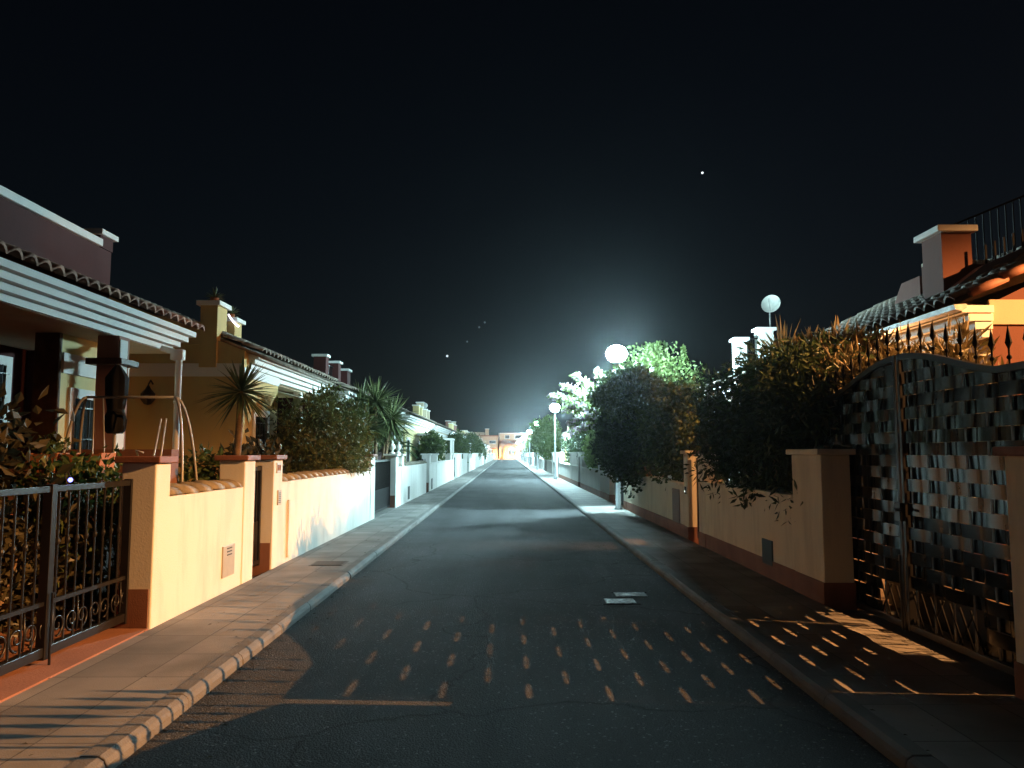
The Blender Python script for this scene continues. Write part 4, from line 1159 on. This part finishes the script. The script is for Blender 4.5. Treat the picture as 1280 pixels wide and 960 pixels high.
# fallen leaves and grit along the gutters
rng = random.Random(77); lit = MB()
for s_ in (-1, 1):
    for i in range(900):
        y = 2.5 + 36*rng.random()**1.6
        on_pave = rng.random() < .25
        x = s_*(2.145+.95*rng.random()**2 if on_pave else 1.985-.45*rng.random()**3.5)
        z = (SW+.003 if on_pave else .003); r = rng.uniform(.006, .02); a = rng.uniform(0, 2*PI)
        c, d = math.cos(a)*r, math.sin(a)*r
        lit.add([(x+c, y+d, z), (x-d*.5, y+c*.5, z+r*.35), (x-c, y-d, z+.002), (x+d*.5, y-c*.5, z+r*.2)], [(0, 1, 2), (0, 2, 3)])
tag(lit.build('leaf_litter', M['leaf_big']), 'dry fallen leaves and grit along the gutters', 'leaf litter', kind='stuff')

# ------------------------------------------------------------------ covers in the road and pavement
mc = thing('manhole_cover', 'pair of bright studded steel drain plates set in the road on the right', 'manhole cover', (1.3, 8.7, 0))
for (x0, y0, x1, y1) in ((1.06, 8.34, 1.38, 8.6), (1.22, 8.74, 1.57, 8.98)):
    MB().box(x0, y0, -.01, x1, y1, .007).build('plate', M['tread'], mc)
fr = MB()
fr.box(1.02, 8.3, -.01, 1.42, 8.337, .004); fr.box(1.19, 8.983, -.01, 1.6, 9.02, .004); fr.build('frame', M['spike'], mc)
mc = thing('manhole_cover', 'dark rectangular cover set in the left pavement past the narrow gate', 'manhole cover', (-2.45, 10.8, SW))
MB().box(-2.68, 10.55, SW-.02, -2.22, 11.0, SW+.004).build('frame', M['kerb'], mc)
MB().box(-2.65, 10.58, SW-.02, -2.25, 10.97, SW+.009).build('plate', M['dark'], mc)

# ------------------------------------------------------------------ camera
f = 960.0
pit = math.atan(86/960); yaw = math.atan(6/960*math.cos(pit))
cam = bpy.data.cameras.new('camera'); co = bpy.data.objects.new('camera', cam); COL.objects.link(co)
cam.sensor_width = 36; cam.lens = 36*f/1280; cam.clip_end = 6000; cam.clip_start = .05
co.location = (0, 0, 1.6); co.rotation_euler = (PI/2+pit, 0, -yaw)
SC.camera = co

# ------------------------------------------------------------------ stars
Rm = Euler(co.rotation_euler).to_matrix()
def star(px, py, r, m, label):
    d = Rm @ Vector(((px-640)/f, (480-py)/f, -1)); d.normalize()
    p = Vector((0, 0, 1.6)) + d*3000
    t = MB().ball(p, r, seg=10, rings=8).build('star', m)
    tag(t, label, 'star', 'stars in the night sky', 'thing')
star(878, 216, 4.2, M['star'], 'bright white star high in the sky right of the lamps')
star(559, 445, 4.4, M['star'], 'bright star low over the left roofs')
star(584, 427, 3.6, M['star_dim'], 'faint star just right of the low bright star')
star(599, 409, 4, M['star_dim'], 'lower star of a faint tight pair in the middle sky')
star(606, 403, 4, M['star_dim'], 'upper star of a faint tight pair in the middle sky')

# ------------------------------------------------------------------ thin volume added to imitate lens glow around the lamps
hm = bpy.data.materials.new('lens_glow_haze'); hm.use_nodes = True
t = hm.node_tree; t.nodes.remove(t.nodes['Principled BSDF'])
pv = t.nodes.new('ShaderNodeVolumePrincipled'); pv.inputs['Color'].default_value = (.9, .95, 1, 1)
pv.inputs['Density'].default_value = .00021; pv.inputs['Anisotropy'].default_value = .9
t.links.new(pv.outputs[0], t.nodes['Material Output'].inputs['Volume'])
hz = MB().box(-255, -65, -1.05, 255, 425, 9.6).build('glow_haze', hm); tag(hz, kind='stuff')

# ------------------------------------------------------------------ sky and moonlight
w = bpy.data.worlds.new('World'); SC.world = w; w.use_nodes = True
t = w.node_tree; bgn = t.nodes['Background']
sky = t.nodes.new('ShaderNodeTexSky'); sky.sky_type = 'NISHITA'; sky.sun_disc = False
sky.sun_elevation = math.radians(25); sky.sun_rotation = math.radians(200)
t.links.new(sky.outputs[0], bgn.inputs[0]); bgn.inputs[1].default_value = .0011
sun = bpy.data.lights.new('moonlight', 'SUN'); sun.energy = .004; sun.angle = math.radians(.5); sun.color = (.8, .88, 1)
so = bpy.data.objects.new('moonlight', sun); COL.objects.link(so)
so.rotation_euler = (math.radians(65), 0, math.radians(180-200))

SC.view_settings.view_transform = 'Standard'; SC.view_settings.look = 'None'
SC.view_settings.exposure = 0; SC.view_settings.gamma = 1
SC.render.engine = 'CYCLES'
SC.cycles.use_denoising = True
SC.cycles.max_bounces = 7; SC.cycles.diffuse_bounces = 4; SC.cycles.glossy_bounces = 3; SC.cycles.transparent_max_bounces = 6
SC.cycles.sample_clamp_indirect = 6; SC.cycles.sample_clamp_direct = 0
SC.cycles.caustics_reflective = False; SC.cycles.caustics_refractive = False
